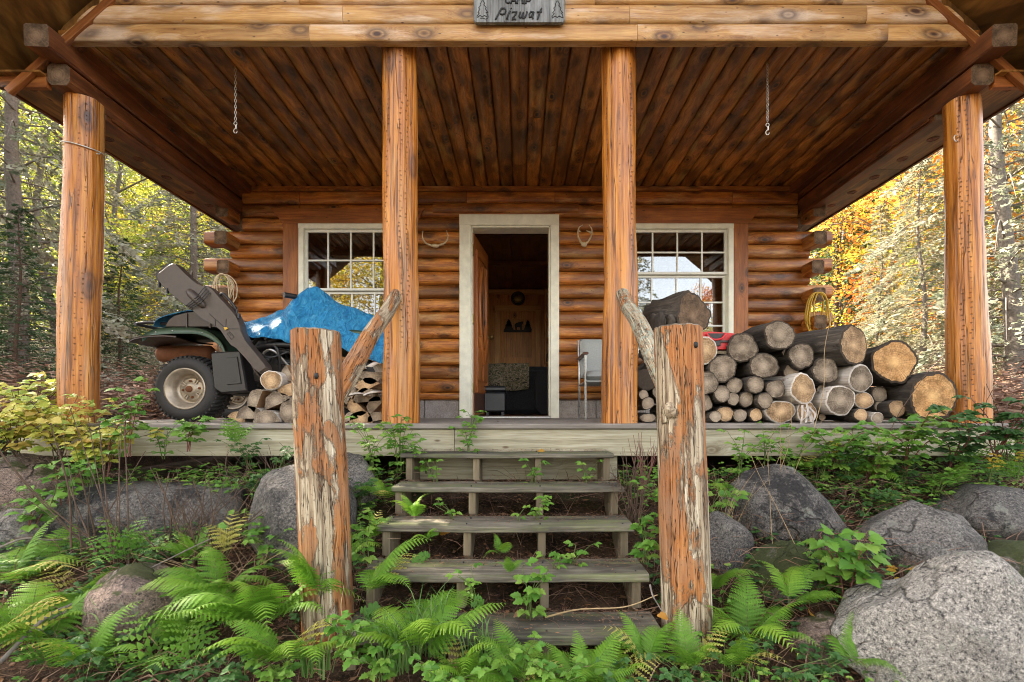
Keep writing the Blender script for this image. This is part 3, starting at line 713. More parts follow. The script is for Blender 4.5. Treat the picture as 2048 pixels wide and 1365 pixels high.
# ---- deck
dk = MB(); y = 3.045
while y < YW+.1:
    y2 = y+.138; js = [-3.2, U(-1.5, 1.2), 3.15] if abs(y-3.045) > .01 else [-3.2, -.45, 1.95, 3.15]
    for a, b in zip(js, js[1:]): box(dk, (a+.001, y, -.034), (b-.001, y2-.006, 0), .006, ax=0)
    y = y2
dk.build('deck_board', 'edge', CAB)
rb = MB()
for a, b in ((-3.18, -.42), (-.417, 2.1), (2.103, 3.13)): box(rb, (a, 3.062, -.205), (b, 3.098, -.036), .003)
box(rb, (-.70, 3.10, -.36), (.62, 3.13, -.207), .003)
rb.build('rim_board', 'deck', CAB)
js_ = MB()
for x in (-3.0, -2.0, -1.0, 0, 1.0, 2.0, 2.95): box(js_, (x, 3.14, -.2), (x+.04, YW, -.04), 0)
js_.build('joist', 'stringer', CAB)
# ---- porch posts
def column(x0, x1, y, rt, rbm, zt, seed):
    mb = MB(); rlog(mb, (x1, y, .0), (x0, y, zt), rbm, rt, 44, 40, .06, seed, 0, 1, .014, rnd=seed*.137 % 1)
    return mb.build('porch_post', ['column', 'endtan'], CAB)
column(-2.905, -2.95, 3.225, .104, .108, 2.137, 3); column(2.950, 2.99, 3.225, .100, .112, 2.137, 11)
column(-.80, -.795, 3.20, .108, .118, 2.475, 5); column(.648, .66, 3.20, .103, .117, 2.475, 8)

# ================================================================ THINGS ON THE WALLS
sg = thing('name_board', 'weathered grey name board with carved lettering and two trees on the gable', 'sign', P(1038, 30, 3.0))
YS = 2.985
def S(px, py, y=None): return P(px, py, YS if y is None else y)
m = MB(); pts = [(951, 45), (947, 40), (947, -22), (951, -27), (1126, -27), (1130, -22), (1130, 40), (1126, 45)]
prism(m, pts, YS, YS+.025, bev=.004, rnd=.3); m.build('board', 'signwood', sg)
def strokes(name, sts, r, parent=sg):
    m = MB()
    for st in sts: tube(m, [S(x, y, YS-.001) for x, y in st], r, 6)
    return m.build(name, 'ironblack', parent)
def zz(pts): return [(900+x/7.314, y/7.314) for x, y in pts]
L = [[(665, 290), (700, 225), (740, 150), (752, 128)], [(752, 128), (800, 128), (815, 165), (800, 205), (765, 218), (735, 205)],   # P
     [(878, 165), (850, 230), (828, 285), (850, 282)], [(893, 125), (897, 133)],                                           # i
     [(905, 185), (980, 178), (960, 215), (918, 275), (905, 292), (950, 285), (965, 292)],                                        # z
     [(1030, 180), (1012, 250), (1022, 270), (1045, 255), (1075, 190), (1062, 240), (1068, 275), (1095, 262), (1120, 215), (1125, 175)],   # w
     [(1222, 185), (1185, 175), (1160, 215), (1160, 260), (1190, 250), (1215, 200), (1225, 180), (1205, 250), (1215, 285)],            # a
     [(1340, 125), (1310, 200), (1278, 290)], [(1270, 185), (1345, 175)]]                                                      # t
strokes('lettering', [zz(s) for s in L], .0058)
C = [[(865, -55), (830, -65), (810, -10), (820, 40), (860, 50), (875, 35)], [(890, 60), (915, -60), (945, -60), (965, 60)], [(900, 15), (960, 15)],
     [(985, 60), (995, -60), (1020, 0), (1050, -60), (1060, 60)], [(1085, 65), (1090, -60)], [(1110, 60), (1115, -55), (1160, -55), (1185, -20), (1165, 20), (1120, 25)]]
strokes('lettering', [zz(s) for s in C], .0052)
T = [(470, 5), (445, 60), (455, 75), (420, 115), (440, 135), (405, 185), (430, 190), (395, 240), (400, 258), (440, 228), (475, 250), (500, 228), (530, 245), (560, 255), (550, 210), (525, 185), (555, 185), (515, 130), (530, 115), (495, 70), (510, 55), (480, 5)]
strokes('carved_tree', [zz(T)], .0022); strokes('carved_tree', [zz([(x+1095, y+8) for x, y in T])+[]], .0022)
strokes('carved_tree', [zz([(440, 268), (480, 268), (520, 282), (550, 272)])], .0018)

def antler(name, label, paths, skull, base):
    t = thing(name, label, 'antlers', base)
    for pth in paths:
        m = MB(); pp = spline(pth, 14); n = len(pp); tube(m, pp, [lerp(.0115, .004, i/(n-1)) for i in range(n)], 8); m.build('antler', 'bone', t)
    m = MB(); blob(m, skull[0], skull[1], 14, 10, 0, .35, 3); m.build('skull_cap', 'bone', t)
Y5 = 5.09
def A(px, py, dy=0): return P(px, py, Y5+dy)
antler('antler_mount', 'wide curved pair of antlers on the log wall left of the door', [[A(862, 491), A(852, 487, -.03), A(845, 475, -.06), A(846, 462, -.09)], [A(878, 491), A(890, 486, -.03), A(896, 474, -.06), A(893, 461, -.09)]], (A(870, 492), (.045, .02, .018)), A(870, 492))
antler('antler_mount', 'small narrow branched antlers on the logs right of the door', [[A(1162, 486), A(1156, 472, -.03), A(1158, 456, -.06), A(1166, 450, -.07)], [A(1174, 486), A(1182, 474, -.03), A(1184, 460, -.06), A(1178, 450, -.07)], [A(1183, 466, -.05), A(1178, 464, -.07), A(1173, 462, -.09)], [A(1157, 462, -.05), A(1162, 464, -.07)]], (A(1168, 489), (.035, .022, .025)), A(1168, 489))

def chain(px, top, bot, D, label):
    t = thing('hanging_chain', label, 'chain', P(px, top, D)); p0 = P(px, top, D); p1 = P(px, bot, D); L = (p0-p1).length
    n = int((L-.1)/.021); m = MB()
    for i in range(n):
        z = p0.z-.03-i*.021; a = (i % 2)*pi/2+.4
        pts = [Vector((p0.x+cos(a)*.006*cos(q)*1.0, D+sin(a)*.006*cos(q), z+.014*sin(q))) for q in [2*pi*j/10 for j in range(11)]]
        tube(m, pts, .0022, 5, cap=False)
    m.build('chain_links', 'galv', t)
    m = MB(); tube(m, spline([p0+Vector((0, 0, .05)), p0+Vector((0, 0, 0)), p0+Vector((-.012, 0, -.012)), p0+Vector((-.004, 0, -.026)), p0+Vector((.008, 0, -.016))], 14), .003, 6); m.build('ceiling_hook', 'brass', t)
    m = MB(); z = p0.z-.03-n*.021
    tube(m, [Vector((p0.x+.011*cos(q), D, z-.012+.012*sin(q))) for q in [2*pi*j/12 for j in range(13)]], .003, 6, cap=False)
    tube(m, [(p0.x+.004, D, z-.024), (p0.x+.004, D, z-.05)], .006, 8)
    tube(m, [Vector((p0.x+.012*cos(q), D, z-.064+.016*sin(q))) for q in [pi*.35+1.8*pi*j/12 for j in range(12)]], .0032, 6)
    m.build('snap_clip', 'galv', t)
chain(471, 133, 268, 3.37, 'pale chain with snap clip hanging from the porch ceiling nearer the blue tarp')
chain(1535, 122, 270, 3.32, 'pale chain with snap clip hanging from the porch ceiling above the firewood')

def ropes(label, cx, cz, y, mat, n, drop, wd, r, group=None):
    t = thing('rope_coil', label, 'rope', (cx, y, cz)); m = MB()
    for i in range(n):
        w = wd*U(.6, 1.15); d = drop*U(.75, 1.1); ph = U(-.02, .02); yy = y-U(0, .07)
        pts = [(cx-w*.6+ph, yy, cz+.0), (cx-w*.3+ph, yy-.01, cz+.085), (cx+w*.3+ph, yy-.01, cz+.085), (cx+w*.75+ph, yy, cz), (cx+w*.6+ph*2, yy+.01, cz-d*.6), (cx+ph*2, yy+.02, cz-d), (cx-w*.6+ph*2, yy+.01, cz-d*.55), (cx-w*.6+ph, yy, cz)]
        tube(m, spline(pts, 30), r, 6, cap=False)
    m.build('rope_strand', mat, t)
    m = MB(); tube(m, spline([(cx+wd*.5, y-.08, cz+.02), (cx+wd*.65, y-.09, cz-drop*.8), (cx+wd*.5, y-.08, cz-drop*1.35), (cx+wd*.55, y-.07, cz-drop*1.8)], 16), r, 6); m.build('rope_tail', mat, t)
    return t
ropes('coil of white rope looped over a log end beside the case', -3.06, 1.38, 5.01, 'rope', 6, .26, .15, .006)
ropes('coil of yellow rope hanging on a dark log end over the firewood', 3.055, 1.19, 5.01, 'yrope', 8, .36, .15, .008)
wr = MB(); c = P(166, 303, 3.225); c.x = -2.912
tube(wr, [Vector((c.x+.115*cos(q), 3.225+.115*sin(q), c.z+.006*sin(q*2)-.01*cos(q))) for q in [2*pi*j/30 for j in range(31)]]+[Vector((c.x+.125, 3.20, c.z-.03)), Vector((c.x+.135, 3.17, c.z-.045))], .004, 6)
tag(wr.build('wire_loop', 'galv', base=c), 'thin pale wire loop tied round the post nearest the blue tarp', 'wire')
hk = MB(); c = Vector((2.855, 3.18, P(1889, 285, 3.2).z))
tube(hk, spline([c+Vector((.02, 0, .03)), c+Vector((-.005, -.01, .03)), c+Vector((-.014, -.01, .01)), c+Vector((-.002, -.01, -.012)), c+Vector((.012, -.01, 0))], 14), .003, 6)
tag(hk.build('wall_hook', 'galv', base=c), 'little metal hook screwed into the post by the firewood', 'hook')

# ================================================================ ROOM CONTENTS
ck = thing('wall_clock', 'round dark clock with a gold face above the inner door', 'clock', (-.02, 9.36, 2.17))
m = MB(); lathe(m, (-.05, 9.36, 2.24), (0, -1, 0), [(0, .135), (.03, .135), (.04, .125), (.04, .10), (.03, .098)], 32); m.build('rim', 'black', ck)
m = MB(); lathe(m, (-.05, 9.358, 2.24), (0, -1, 0), [(.0, .1), (.024, .098), (.025, 0)], 28); m.build('dial', 'brass', ck)
m = MB(); box(m, (-.054, 9.328, 2.24), (-.046, 9.332, 2.31), 0); box(m, (-.05, 9.324, 2.236), (.0, 9.327, 2.244), 0)
for i in range(12): a = i*pi/6; box(m, (-.05+.082*cos(a)-.006, 9.331, 2.24+.082*sin(a)-.006), (-.05+.082*cos(a)+.006, 9.3325, 2.24+.082*sin(a)+.006), 0)
m.build('clock_hand', 'ironblack', ck)
D9 = 9.37
def q(px, py): return (px, py)
m = MB()
def hx_(pts): prism(m, [(880+x/3.1025, 420+y/3.1025) for x, y in pts], D9-.015, D9-.006)
hx_([(395, 745), (395, 760), (568, 760), (568, 745)])
for cx, tp, w in ((427, 675, 30), (545, 680, 26)):
    for k in range(3): hx_([(cx-w+k*7, 745-k*22), (cx, tp+10-k*4), (cx+w-k*7, 745-k*22)])
hx_([(462, 715), (470, 704), (490, 697), (512, 692), (517, 702), (508, 712), (508, 746), (498, 746), (496, 728), (480, 728), (478, 746), (468, 746)])
tag(m.build('silhouette_plaque', 'ironblack', base=P(1035, 652, D9)), 'black cut-out plaque of trees and a bear on the inner door', 'wall art')
so = thing('sofa', 'black patterned sofa just inside the open door', 'sofa', (.2, 7.3, .02))
m = MB(); box(m, (-.55, 7.0, .03), (.85, 7.9, .42), .05); m.build('seat', 'sofa', so)
m = MB(); box(m, (-.55, 6.78, .03), (.85, 6.99, .70), .06, ax=0); m.build('backrest', 'sofa', so)
m = MB(); box(m, (.20, 6.5, .03), (.50, 7.4, .62), .08, ax=1); m.build('armrest', 'sofa', so)
m = MB(); nx, ny = 26, 18; vs = []
for j in range(ny+1):
    for i in range(nx+1):
        x = lerp(-.62, .12, i/nx); t = j/ny
        if t < .5: y, z_ = lerp(6.74, 6.75, t*2), lerp(.36, .72, t*2)
        else: y, z_ = lerp(6.75, 7.05, t*2-1), .735
        nz = N((x*3, z_*3, y*3), 1.5, 2)*.05
        vs.append((x, y-.015+nz, z_+nz*.6))
m.add(vs, [(j*(nx+1)+i, j*(nx+1)+i+1, (j+1)*(nx+1)+i+1, (j+1)*(nx+1)+i) for j in range(ny) for i in range(nx)], 0, True)
tag(m.build('camouflage_blanket', 'camo', base=(-.2, 6.7, .7)), 'crumpled camouflage blanket draped over the sofa back', 'blanket')
ot = thing('ottoman', 'black leather cube ottoman on the floor by the open door', 'ottoman', (-.3, 5.9, .02))
m = MB(); box(m, (-.425, 5.75, .06), (-.19, 6.15, .30), .02, ax=0); m.build('side_panel', 'leather', ot)
m = MB(); box(m, (-.435, 5.74, .305), (-.18, 6.16, .37), .03, ax=0); m.build('cushion_top', 'leather', ot)
m = MB(); [box(m, (x, y, .02), (x+.03, y+.03, .06), 0) for x in (-.41, -.23) for y in (5.77, 6.1)]; m.build('leg', 'black', ot)
sh = thing('wall_shelf', 'narrow wooden shelf unit seen at the far side of the doorway', 'shelf', (.62, 8.9, .02))
m = MB()
box(m, (.45, 8.95, .03), (.475, 9.35, 2.35), .003, ax=2); box(m, (.9, 8.95, .03), (.925, 9.35, 2.35), .003, ax=2); m.build('side_panel', 'inner', sh)
for z_ in (.5, .95, 1.4, 1.75): m = MB(); box(m, (.477, 8.95, z_), (.898, 9.35, z_+.025), .003); m.build('shelf_board', 'inner', sh)
for i, (x, z_, mt, h, lb) in enumerate(((.56, 1.425, 'brass', .16, 'small brass jar on the upper board of the indoor shelf'), (.53, .975, 'black', .22, 'dark jug on the middle board of the indoor shelf'), (.56, 1.775, 'bronze', .2, 'bronze coloured vase on the highest board of the indoor shelf'))):
    m = MB(); lathe(m, (x, 9.05, z_), (0, 0, 1), [(0, 0), (0, .045), (h*.3, .06), (h*.7, .05), (h*.8, .028), (h, .034), (h, 0)], 18)
    tag(m.build(('jar', 'jug', 'vase')[i], mt, base=(x, 9.05, z_)), lb, ('jar', 'jug', 'vase')[i])
# ================================================================ STAIRS, NEWELS, RAILS
ST = thing('porch_steps', 'five weathered grey plank steps with open risers, weeds growing through', 'steps', (-.07, 2.3, -.8))
TR = [(2.84, -.171, .024), (2.595, -.328, .027), (2.35, -.476, .031), (2.10, -.628, .034), (1.86, -.783, .037)]
for i, (y, z_, t) in enumerate(TR):
    m = MB(); d = .235 if i else .225; r = rng.random(); n = 30; vs = []; tc = []; x0, x1 = -.072-.628+U(-.01, .01), -.072+.628+U(-.01, .01)
    pr = [(0.004, 0), (0, -.006), (0, -t+.005), (.005, -t), (d-.004, -t), (d, -.01), (d-.006, 0)]
    for k in range(n+1):
        x = lerp(x0, x1, k/n)
        for (a, b) in pr: vs.append((x, y+a+(N((x*6, i, 3), 1)*.004 if a < .1 else 0), z_+b-.004*sin(pi*k/n)+N((x*3, i*2, b*9), 1.5)*.0035)); tc.append((a, b, x))
    p = len(pr); m.add(vs, [(k*p+j, k*p+(j+1) % p, (k+1)*p+(j+1) % p, (k+1)*p+j) for k in range(n) for j in range(p)]+[tuple(range(p)), tuple(range(n*p, n*p+p))], 0, False, tc, r)
    for xs in (-.66, -.262, .105, .51):
        for q in (.045, .17): lathe(m, (xs+U(-.008, .008), y+q, z_-.006+.002), (0, 0, 1), [(0, .0045), (.0075, .004), (.008, 0)], 8, 1)
    m.build('tread', ['tread', 'ironblack'], ST)
for k, x in enumerate((-.66, -.262, .105, .51)):
    m = MB()
    for i, (y, z_, t) in enumerate(TR):
        zb = TR[i+1][1]+.001 if i < 4 else -1.0
        box(m, (x-.019, y+.022, zb), (x+.019, y+.075 if i < 5 else y, z_-t-.001), .003, ax=2, rnd=.2+.1*k)
        box(m, (x-.0185, y+.076, zb-.08), (x+.0185, y+.25, z_-t-.002), .003, ax=2, rnd=.2+.1*k)
    m.build('stringer', 'stringer', ST)
def newel(xt, xb, y, zt, zb, r, seed, label, mt='newel'):
    t = thing('newel_post', label, 'post', (xb, y, zb))
    m = MB(); nseg, nang = 70, 64; vs = []; tc = []
    for i in range(nseg+1):
        u = i/nseg; cx = lerp(xb, xt, u); z_ = lerp(zb, zt, u)
        for j in range(nang):
            an = 2*pi*j/nang; rr = r*(1+.06*(1-u))*(1+.05*N((cos(an)*1.2, sin(an)*1.2, u*2.2), 1, seed)+.035*N((cos(an)*4, sin(an)*4, u*3.5), 1, seed+3)+.018*N((cos(an)*9, sin(an)*9, u*16), 1, seed+6))
            for ca, wd, dp_, u0 in ((seed*1.3 % 6.28, .05, .10, .35), (seed*2.1 % 6.28, .035, .07, .1), (-1.9, .04, .12, .3)):
                dd = (an-ca+pi) % (2*pi)-pi+.12*sin(u*5+seed)
                if abs(dd) < wd*2 and u > u0: rr *= 1-dp_*(1-abs(dd)/(wd*2))*min(1, (u-u0)*3)
            kx = cx+cos(an)*rr; ky = y+sin(an)*rr; vs.append((kx, ky, z_+(.006*N((cos(an)*3, sin(an)*3, 0), 1, seed) if i == nseg else 0))); tc.append((cos(an)*rr, sin(an)*rr, z_))
    m.add(vs, [(i*nang+j, i*nang+(j+1) % nang, (i+1)*nang+(j+1) % nang, (i+1)*nang+j) for i in range(nseg) for j in range(nang)], 0, True, tc, seed*.21 % 1)
    o = len(vs)-nang; c = Vector((xt, y, zt)); tp = vs[o:]; inn = [c.lerp(Vector(v), .93)+Vector((0, 0, .006)) for v in tp]
    m.add(tp+inn+[c+Vector((0, 0, .007))], [(j, (j+1) % nang, nang+(j+1) % nang, nang+j) for j in range(nang)]+[(nang+j, nang+(j+1) % nang, 2*nang) for j in range(nang)], 1, False, [(v[0]-xt, v[1]-y, 1) for v in tp+inn]+[(0, 0, 1)], .4)
    m.build('shaft', [mt, 'endgrey'], t)
    return t
nl = newel(-.872, -.81, 2.06, .418, -1.02, .100, 2, 'thick peeling log post at the foot of the steps, below the blue tarp', 'newelorange')
nr = newel(.672, .715, 2.06, .434, -1.02, .098, 7, 'thick cracked log post with a sawn knot, right foot of the steps', 'newelpale')
m = MB(); c = P(1338, 822, 1.985); blob(m, c+Vector((.012, .035, -.01)), (.036, .05, .048), 20, 14, 0, .5, 5); blob(m, c+Vector((-.004, -.004, .004)), (.021, .016, .025), 14, 10, 0, .6, 12); m.build('knot_stub', 'newelpale', nr)
for px, py, tt in ((1392, 690, nr), (633, 752, nl)):
    m = MB(); c = P(px, py, 1.968 if tt is nr else 1.965); blob(m, c, (.010, .007, .013), 12, 8, 0, .3, 2); m.build('knot', 'ironblack', tt)
rl = MB(); rlog(rl, (-.815, 2.09, .135), (-.797, 3.115, .835), .048, .042, 30, 22, .06, 21, 0, 1, .012)
tag(rl.build('handrail_log', ['rail', 'endgrey'], base=(-.8, 2.6, .5)), 'flaking orange handrail pole sloping from the porch post down past the tarp', 'handrail')
rr = MB(); pts = spline([(.655, 2.08, .12), (.628, 2.25, .31), (.640, 2.6, .545), (.648, 2.9, .70), (.655, 3.11, .83)], 26); nr_ = 26
def pf(i, t):
    r = lerp(.046, .043, t); return [(cos(2*pi*j/22)*r*(1+.10*N((cos(2*pi*j/22)*1.2, sin(2*pi*j/22)*1.2, t*5), 1.2, 33)), sin(2*pi*j/22)*r*(1+.10*N((cos(2*pi*j/22)*1.2, sin(2*pi*j/22)*1.2, t*5), 1.2, 37))) for j in range(22)]
sweep(rr, pts, pf, 0, True, True, 1)
tag(rr.build('handrail_log', ['railmoss', 'endgrey'], base=(.65, 2.6, .5)), 'bent handrail pole crusted with pale lichen sloping down beside the firewood', 'handrail')

# ================================================================ CHAIR
CH = thing('patio_chair', 'metal framed armchair with pale grey cushions by the cabin wall', 'chair', (.85, 4.6, 0))
for sx, x in ((-1, .585), (1, 1.125)):
    m = MB(); tube(m, [(x, 4.36, 0), (x, 4.36, .585)], .011, 10); m.build('front_leg', 'steel', CH)
    m = MB(); tube(m, spline([(x, 4.84, 0), (x, 4.80, .3), (x, 4.82, .5), (x, 4.9, .79)], 14), .011, 10); m.build('rear_leg', 'steel', CH)
    m = MB(); box(m, (x-.025, 4.33, .585), (x+.025, 4.84, .607), .008, ax=1); m.build('armrest', 'dkwood', CH)
    m = MB(); tube(m, [(x, 4.36, .34), (x, 4.80, .33)], .009, 8); m.build('side_rail', 'steel', CH)
m = MB(); tube(m, [(.585, 4.36, .345), (1.125, 4.36, .345)], .012, 8); tube(m, [(.585, 4.8, .33), (1.125, 4.8, .33)], .010, 8); m.build('cross_bar', 'steel', CH)
def cushion(mb, c, sx, sy, sz, rot=0):
    nx, ny = 14, 14; R = Matrix.Rotation(rot, 3, 'X'); vs = []
    for s in (1, -1):
        for j in range(ny+1):
            for i in range(nx+1):
                u, v = i/nx*2-1, j/ny*2-1; h = ((1-u**6)*(1-v**6))**.4
                vs.append(Vector(c)+R@Vector((u*sx, v*sy, s*sz*h)))
    o = (nx+1)*(ny+1)
    mb.add(vs, [(k+j*(nx+1)+i, k+j*(nx+1)+i+1, k+(j+1)*(nx+1)+i+1, k+(j+1)*(nx+1)+i) for k in (0, o) for j in range(ny) for i in range(nx)], 0, True)
m = MB(); cushion(m, (.855, 4.57, .405), .255, .25, .055, radians(4)); m.build('seat_cushion', 'vinyl', CH)
m = MB(); cushion(m, (.855, 4.83, .60), .26, .20, .04, radians(80)); m.build('back_cushion', 'vinyl', CH)
m = MB(); box(m, (.60, 4.34, .335), (1.11, 4.80, .352), .004); m.build('seat_pan', 'vinyl', CH)

# ================================================================ ALL-TERRAIN VEHICLE, GUN CASE, TARPAULIN
AT = thing('quad_bike', 'dusty green and black quad bike parked on the deck with bronze wheels', 'quad bike', (-1.9, 3.9, 0))
def wheel(cx, cy, r, wd, label=None):
    m = MB(); c = Vector((cx, cy, r)); ri = r*.60
    prof = [(-wd/2+.01, ri), (-wd/2, ri+.012), (-wd/2-.012, r*.80), (-wd/2+.012, r*.93), (-wd/2+.035, r*.985), (0, r), (wd/2-.035, r*.985), (wd/2-.012, r*.93), (wd/2+.012, r*.80), (wd/2, ri+.012), (wd/2-.01, ri)]
    lathe(m, c, (0, 1, 0), prof, 64)
    for k in range(44):
        a = 2*pi*k/44
        for s in (-1, 1):
            a2 = a+(.07 if s > 0 else 0); d = Vector((cos(a2), 0, sin(a2))); t = Vector((-sin(a2), 0, cos(a2)))
            p0 = c+d*(r*.955)+Vector((0, s*(wd/2-.008), 0)); p1 = c+d*(r*1.0)+Vector((0, s*(wd/2-.06), 0))+t*.012; p2 = c+d*(r*1.006)+Vector((0, s*.008, 0))+t*.028
            sweep(m, [p0, p1, p2], rrect(.016, .016, .003), 0, False, up=d)
    w_ = m.build('wheel', 'rubber', AT)
    m = MB(); s = -1; o = -wd/2
    lathe(m, c, (0, 1, 0), [(o+.012, ri+.004), (o+.0, ri+.008), (o+.002, ri-.006), (o+.02, ri-.012), (o+.028, ri-.03), (o+.07, ri-.034), (o+.10, ri*.66), (o+.085, ri*.62), (o+.075, ri*.52), (o+.082, ri*.38), (o+.06, ri*.3), (o+.055, ri*.22), (o+.05, 0)], 56)
    for k in range(4):
        a = pi/4+k*pi/2+.2
        for da in (-.13, .13): d = Vector((cos(a+da), 0, sin(a+da))); beam(m, c+d*ri*.34+Vector((0, o+.074, 0)), c+d*ri*.58+Vector((0, o+.074, 0)), .010, .012, .002, up=Vector((0, 1, 0)))
    rm = m.build('rim', 'bronze', w_)
    m = MB(); lathe(m, c+Vector((0, o+.07, 0)), (0, -1, 0), [(0, .026), (.03, .022), (.035, .012), (.036, 0)], 16)
    for k in range(4): a = pi/4+k*pi/2+.9; lathe(m, c+Vector((cos(a)*ri*.42, o+.08, sin(a)*ri*.42)), (0, -1, 0), [(0, .009), (.014, .008), (.015, 0)], 8)
    m.build('hub', 'rust', w_)
wheel(-2.43, 3.60, .240, .21); wheel(-2.56, 4.40, .240, .21); wheel(-1.22, 3.62, .235, .17); wheel(-1.35, 4.38, .235, .17)
m = MB(); D0 = 3.49
def strip(mb, pts, y0, y1, th, mat=0, ny=10, crown=0, lip=0):
    """a curved panel: profile in picture pixels at the near edge, carried back in depth"""
    pp = spline([P(x, y, y0) for x, y in pts], 28); n = len(pp); vs = []
    for k in range(ny+1):
        t = k/ny; yy = lerp(y0, y1, t); dz = crown*sin(pi*t)
        for p in pp: vs.append((p.x, yy, p.z+dz))
    f = [(k*n+i, k*n+i+1, (k+1)*n+i+1, (k+1)*n+i) for k in range(ny) for i in range(n-1)]
    o = len(vs); vs2 = [(x, y, z-th) for x, y, z in vs]
    f2 = [tuple(i+o for i in q[::-1]) for q in f]; ed = [(i, i+1, i+1+o, i+o) for i in range(n-1)]+[(ny*n+i, ny*n+i+1, ny*n+i+1+o, ny*n+i+o) for i in range(n-1)]
    mb.add(vs+vs2, f+f2+ed, mat, True)
strip(m, [(284, 671), (300, 662), (318, 657), (360, 655), (398, 657), (424, 668), (442, 685), (452, 706)], D0, 3.95, .045, crown=.02)
m.build('rear_fender', 'green', AT)
for px, py in ((312, 662), (345, 659), (405, 663), (440, 690), (432, 701)):
    m = MB(); lathe(m, P(px, py+3, D0+.002), (0, -1, 0), [(0, .006), (.004, .006), (.006, 0)], 10); m.build('bolt', 'steel', AT)
for k, (a, b, c_) in enumerate(((P(500, 690, 3.55), P(535, 715, 3.5), P(575, 705, 3.56)), (P(505, 735, 3.6), P(540, 700, 3.52), P(580, 735, 3.6)), (P(490, 700, 3.5), P(520, 755, 3.52), P(565, 770, 3.6)), (P(520, 680, 3.6), P(555, 700, 3.52), P(560, 760, 3.58)))):
    m = MB(); tube(m, spline([a, b, c_], 14), .007+.003*(k % 2), 8); m.build('hose', ('black', 'steel', 'brownblack', 'black')[k], AT)
m = MB(); strip(m, [(258, 681), (268, 676), (290, 672), (322, 670), (352, 672)], D0-.01, 3.9, .012, crown=-.01); m.build('fender_flap', 'brownblack', AT)
m = MB(); prism(m, [(421, 706), (452, 703), (480, 702), (488, 745), (494, 783), (442, 787), (428, 778), (424, 740)], D0-.015, D0+.12, bev=.012)
prism(m, [(452, 716), (474, 714), (482, 768), (454, 770)], D0-.022, D0-.01, bev=.004); m.build('mud_guard', 'black', AT)
m = MB(); prism(m, [(478, 702), (492, 712), (490, 765), (484, 770)], D0+.13, D0+.2, bev=.01); m.build('side_guard', 'brownblack', AT)
m = MB(); prism(m, [(322, 655), (330, 640), (342, 631), (368, 624), (400, 621), (432, 623), (466, 640), (472, 662), (440, 657), (418, 655)], D0+.02, 4.15, bev=.035)
prism(m, [(418, 624), (421, 624), (421, 656), (418, 656)], D0+.012, D0+.03); prism(m, [(372, 627), (374, 627), (374, 655), (372, 655)], D0+.012, D0+.03); m.build('cargo_box', 'brownblack', AT)
m = MB(); strip(m, [(306, 652), (312, 640), (325, 633), (350, 626), (380, 620), (410, 620)], D0+.05, 4.2, .006, crown=.02); m.build('tarp_corner', 'tarp', AT)
m = MB(); 
for yy in (3.6, 3.8, 4.0): tube(m, spline([P(270, 648, yy), P(300, 645, yy), P(330, 648, yy), P(420, 652, yy)], 12), .011, 8)
tube(m, [P(270, 648, 3.58), P(270, 648, 3.58)+Vector((0, .46, 0))], .012, 8); m.build('rear_rack', 'black', AT)
m = MB(); lathe(m, P(321, 708, 3.78), (1, .03, 0), [(0, 0), (.002, .06), (.02, .066), (.38, .066), (.4, .05), (.42, 0)], 24); m.build('muffler', 'rust', AT)
m = MB()
tube(m, [(-2.43, 3.62, .24), (-2.5, 4.4, .24)], .03, 12)
blob(m, (-1.86, 3.85, .42), (.26, .2, .17), 16, 12, 0, .5, 3); blob(m, (-1.6, 3.8, .36), (.15, .17, .14), 16, 12, 0, .5, 8)
for q in range(7): a, b = U(-2.15, -1.5), U(.25, .6); tube(m, spline([(a, U(3.56, 3.7), b), (a+U(.05, .2), 3.58, b+U(-.1, .12)), (a+U(.2, .4), U(3.6, 3.8), b+U(-.15, .1))], 10), U(.007, .018), 8)
tube(m, spline([(-2.0, 3.56, .52), (-1.85, 3.54, .56), (-1.6, 3.54, .55), (-1.45, 3.56, .45)], 12), .018, 8)
box(m, (-2.2, 3.7, .2), (-1.2, 4.1, .26), .01); m.build('engine_frame', 'black', AT)
m = MB(); box(m, (-2.2, 3.68, .52), (-1.5, 4.05, .66), .05); m.build('seat', 'black', AT)
m = MB(); tube(m, [P(568, 590, 3.55), P(592, 594, 3.62)], .020, 12); tube(m, [P(592, 594, 3.62), P(610, 598, 3.8), P(610, 598, 4.2)], .011, 8); m.build('handlebar', 'black', AT)
m = MB(); strip(m, [(650, 700), (670, 670), (700, 660), (740, 668), (762, 700)], 3.56, 4.3, .03, crown=.02); m.build('front_fender', 'green', AT)

GC = thing('gun_case', 'long black hard rifle case leaning diagonally over the quad bike rear', 'gun case', P(430, 650, 3.42))
m = MB(); OUT = [(275, 158), (288, 136), (330, 104), (368, 72), (400, 60), (425, 66), (445, 84), (500, 140), (560, 192), (600, 222), (640, 240), (690, 245), (725, 272), (775, 330), (850, 410), (905, 475), (935, 540), (948, 600), (985, 680), (1060, 770), (1140, 870), (1150, 892), (1098, 930), (1060, 905), (985, 815), (905, 728), (868, 708), (830, 660), (785, 590), (735, 550), (640, 500), (560, 430), (520, 405), (470, 362), (380, 290), (300, 212)]
OUT = [(240+x/3.9, 510+y/3.9) for x, y in OUT]
prism(m, OUT, 3.37, 3.455, bev=.018, rnd=.4)
for p in m.f[-2:]: pass
GCS = m.build('shell', 'brownblack', GC)
m = MB(); prism(m, [(x, y) for x, y in OUT], 3.4105, 3.4145, 0, 0); m.v = [((x-P(430, 650, 3.41).x)*1.006+P(430, 650, 3.41).x, y, z) for x, y, z in m.v]; m.build('seam', 'black', GC)
m = MB(); a = P(385, 590, 3.37); b = P(410, 615, 3.37); d = b-a
R = [(.0, .0), (.01, .02), (.035, .028), (.09, .03), (.14, .027), (.165, .018), (.175, 0)]
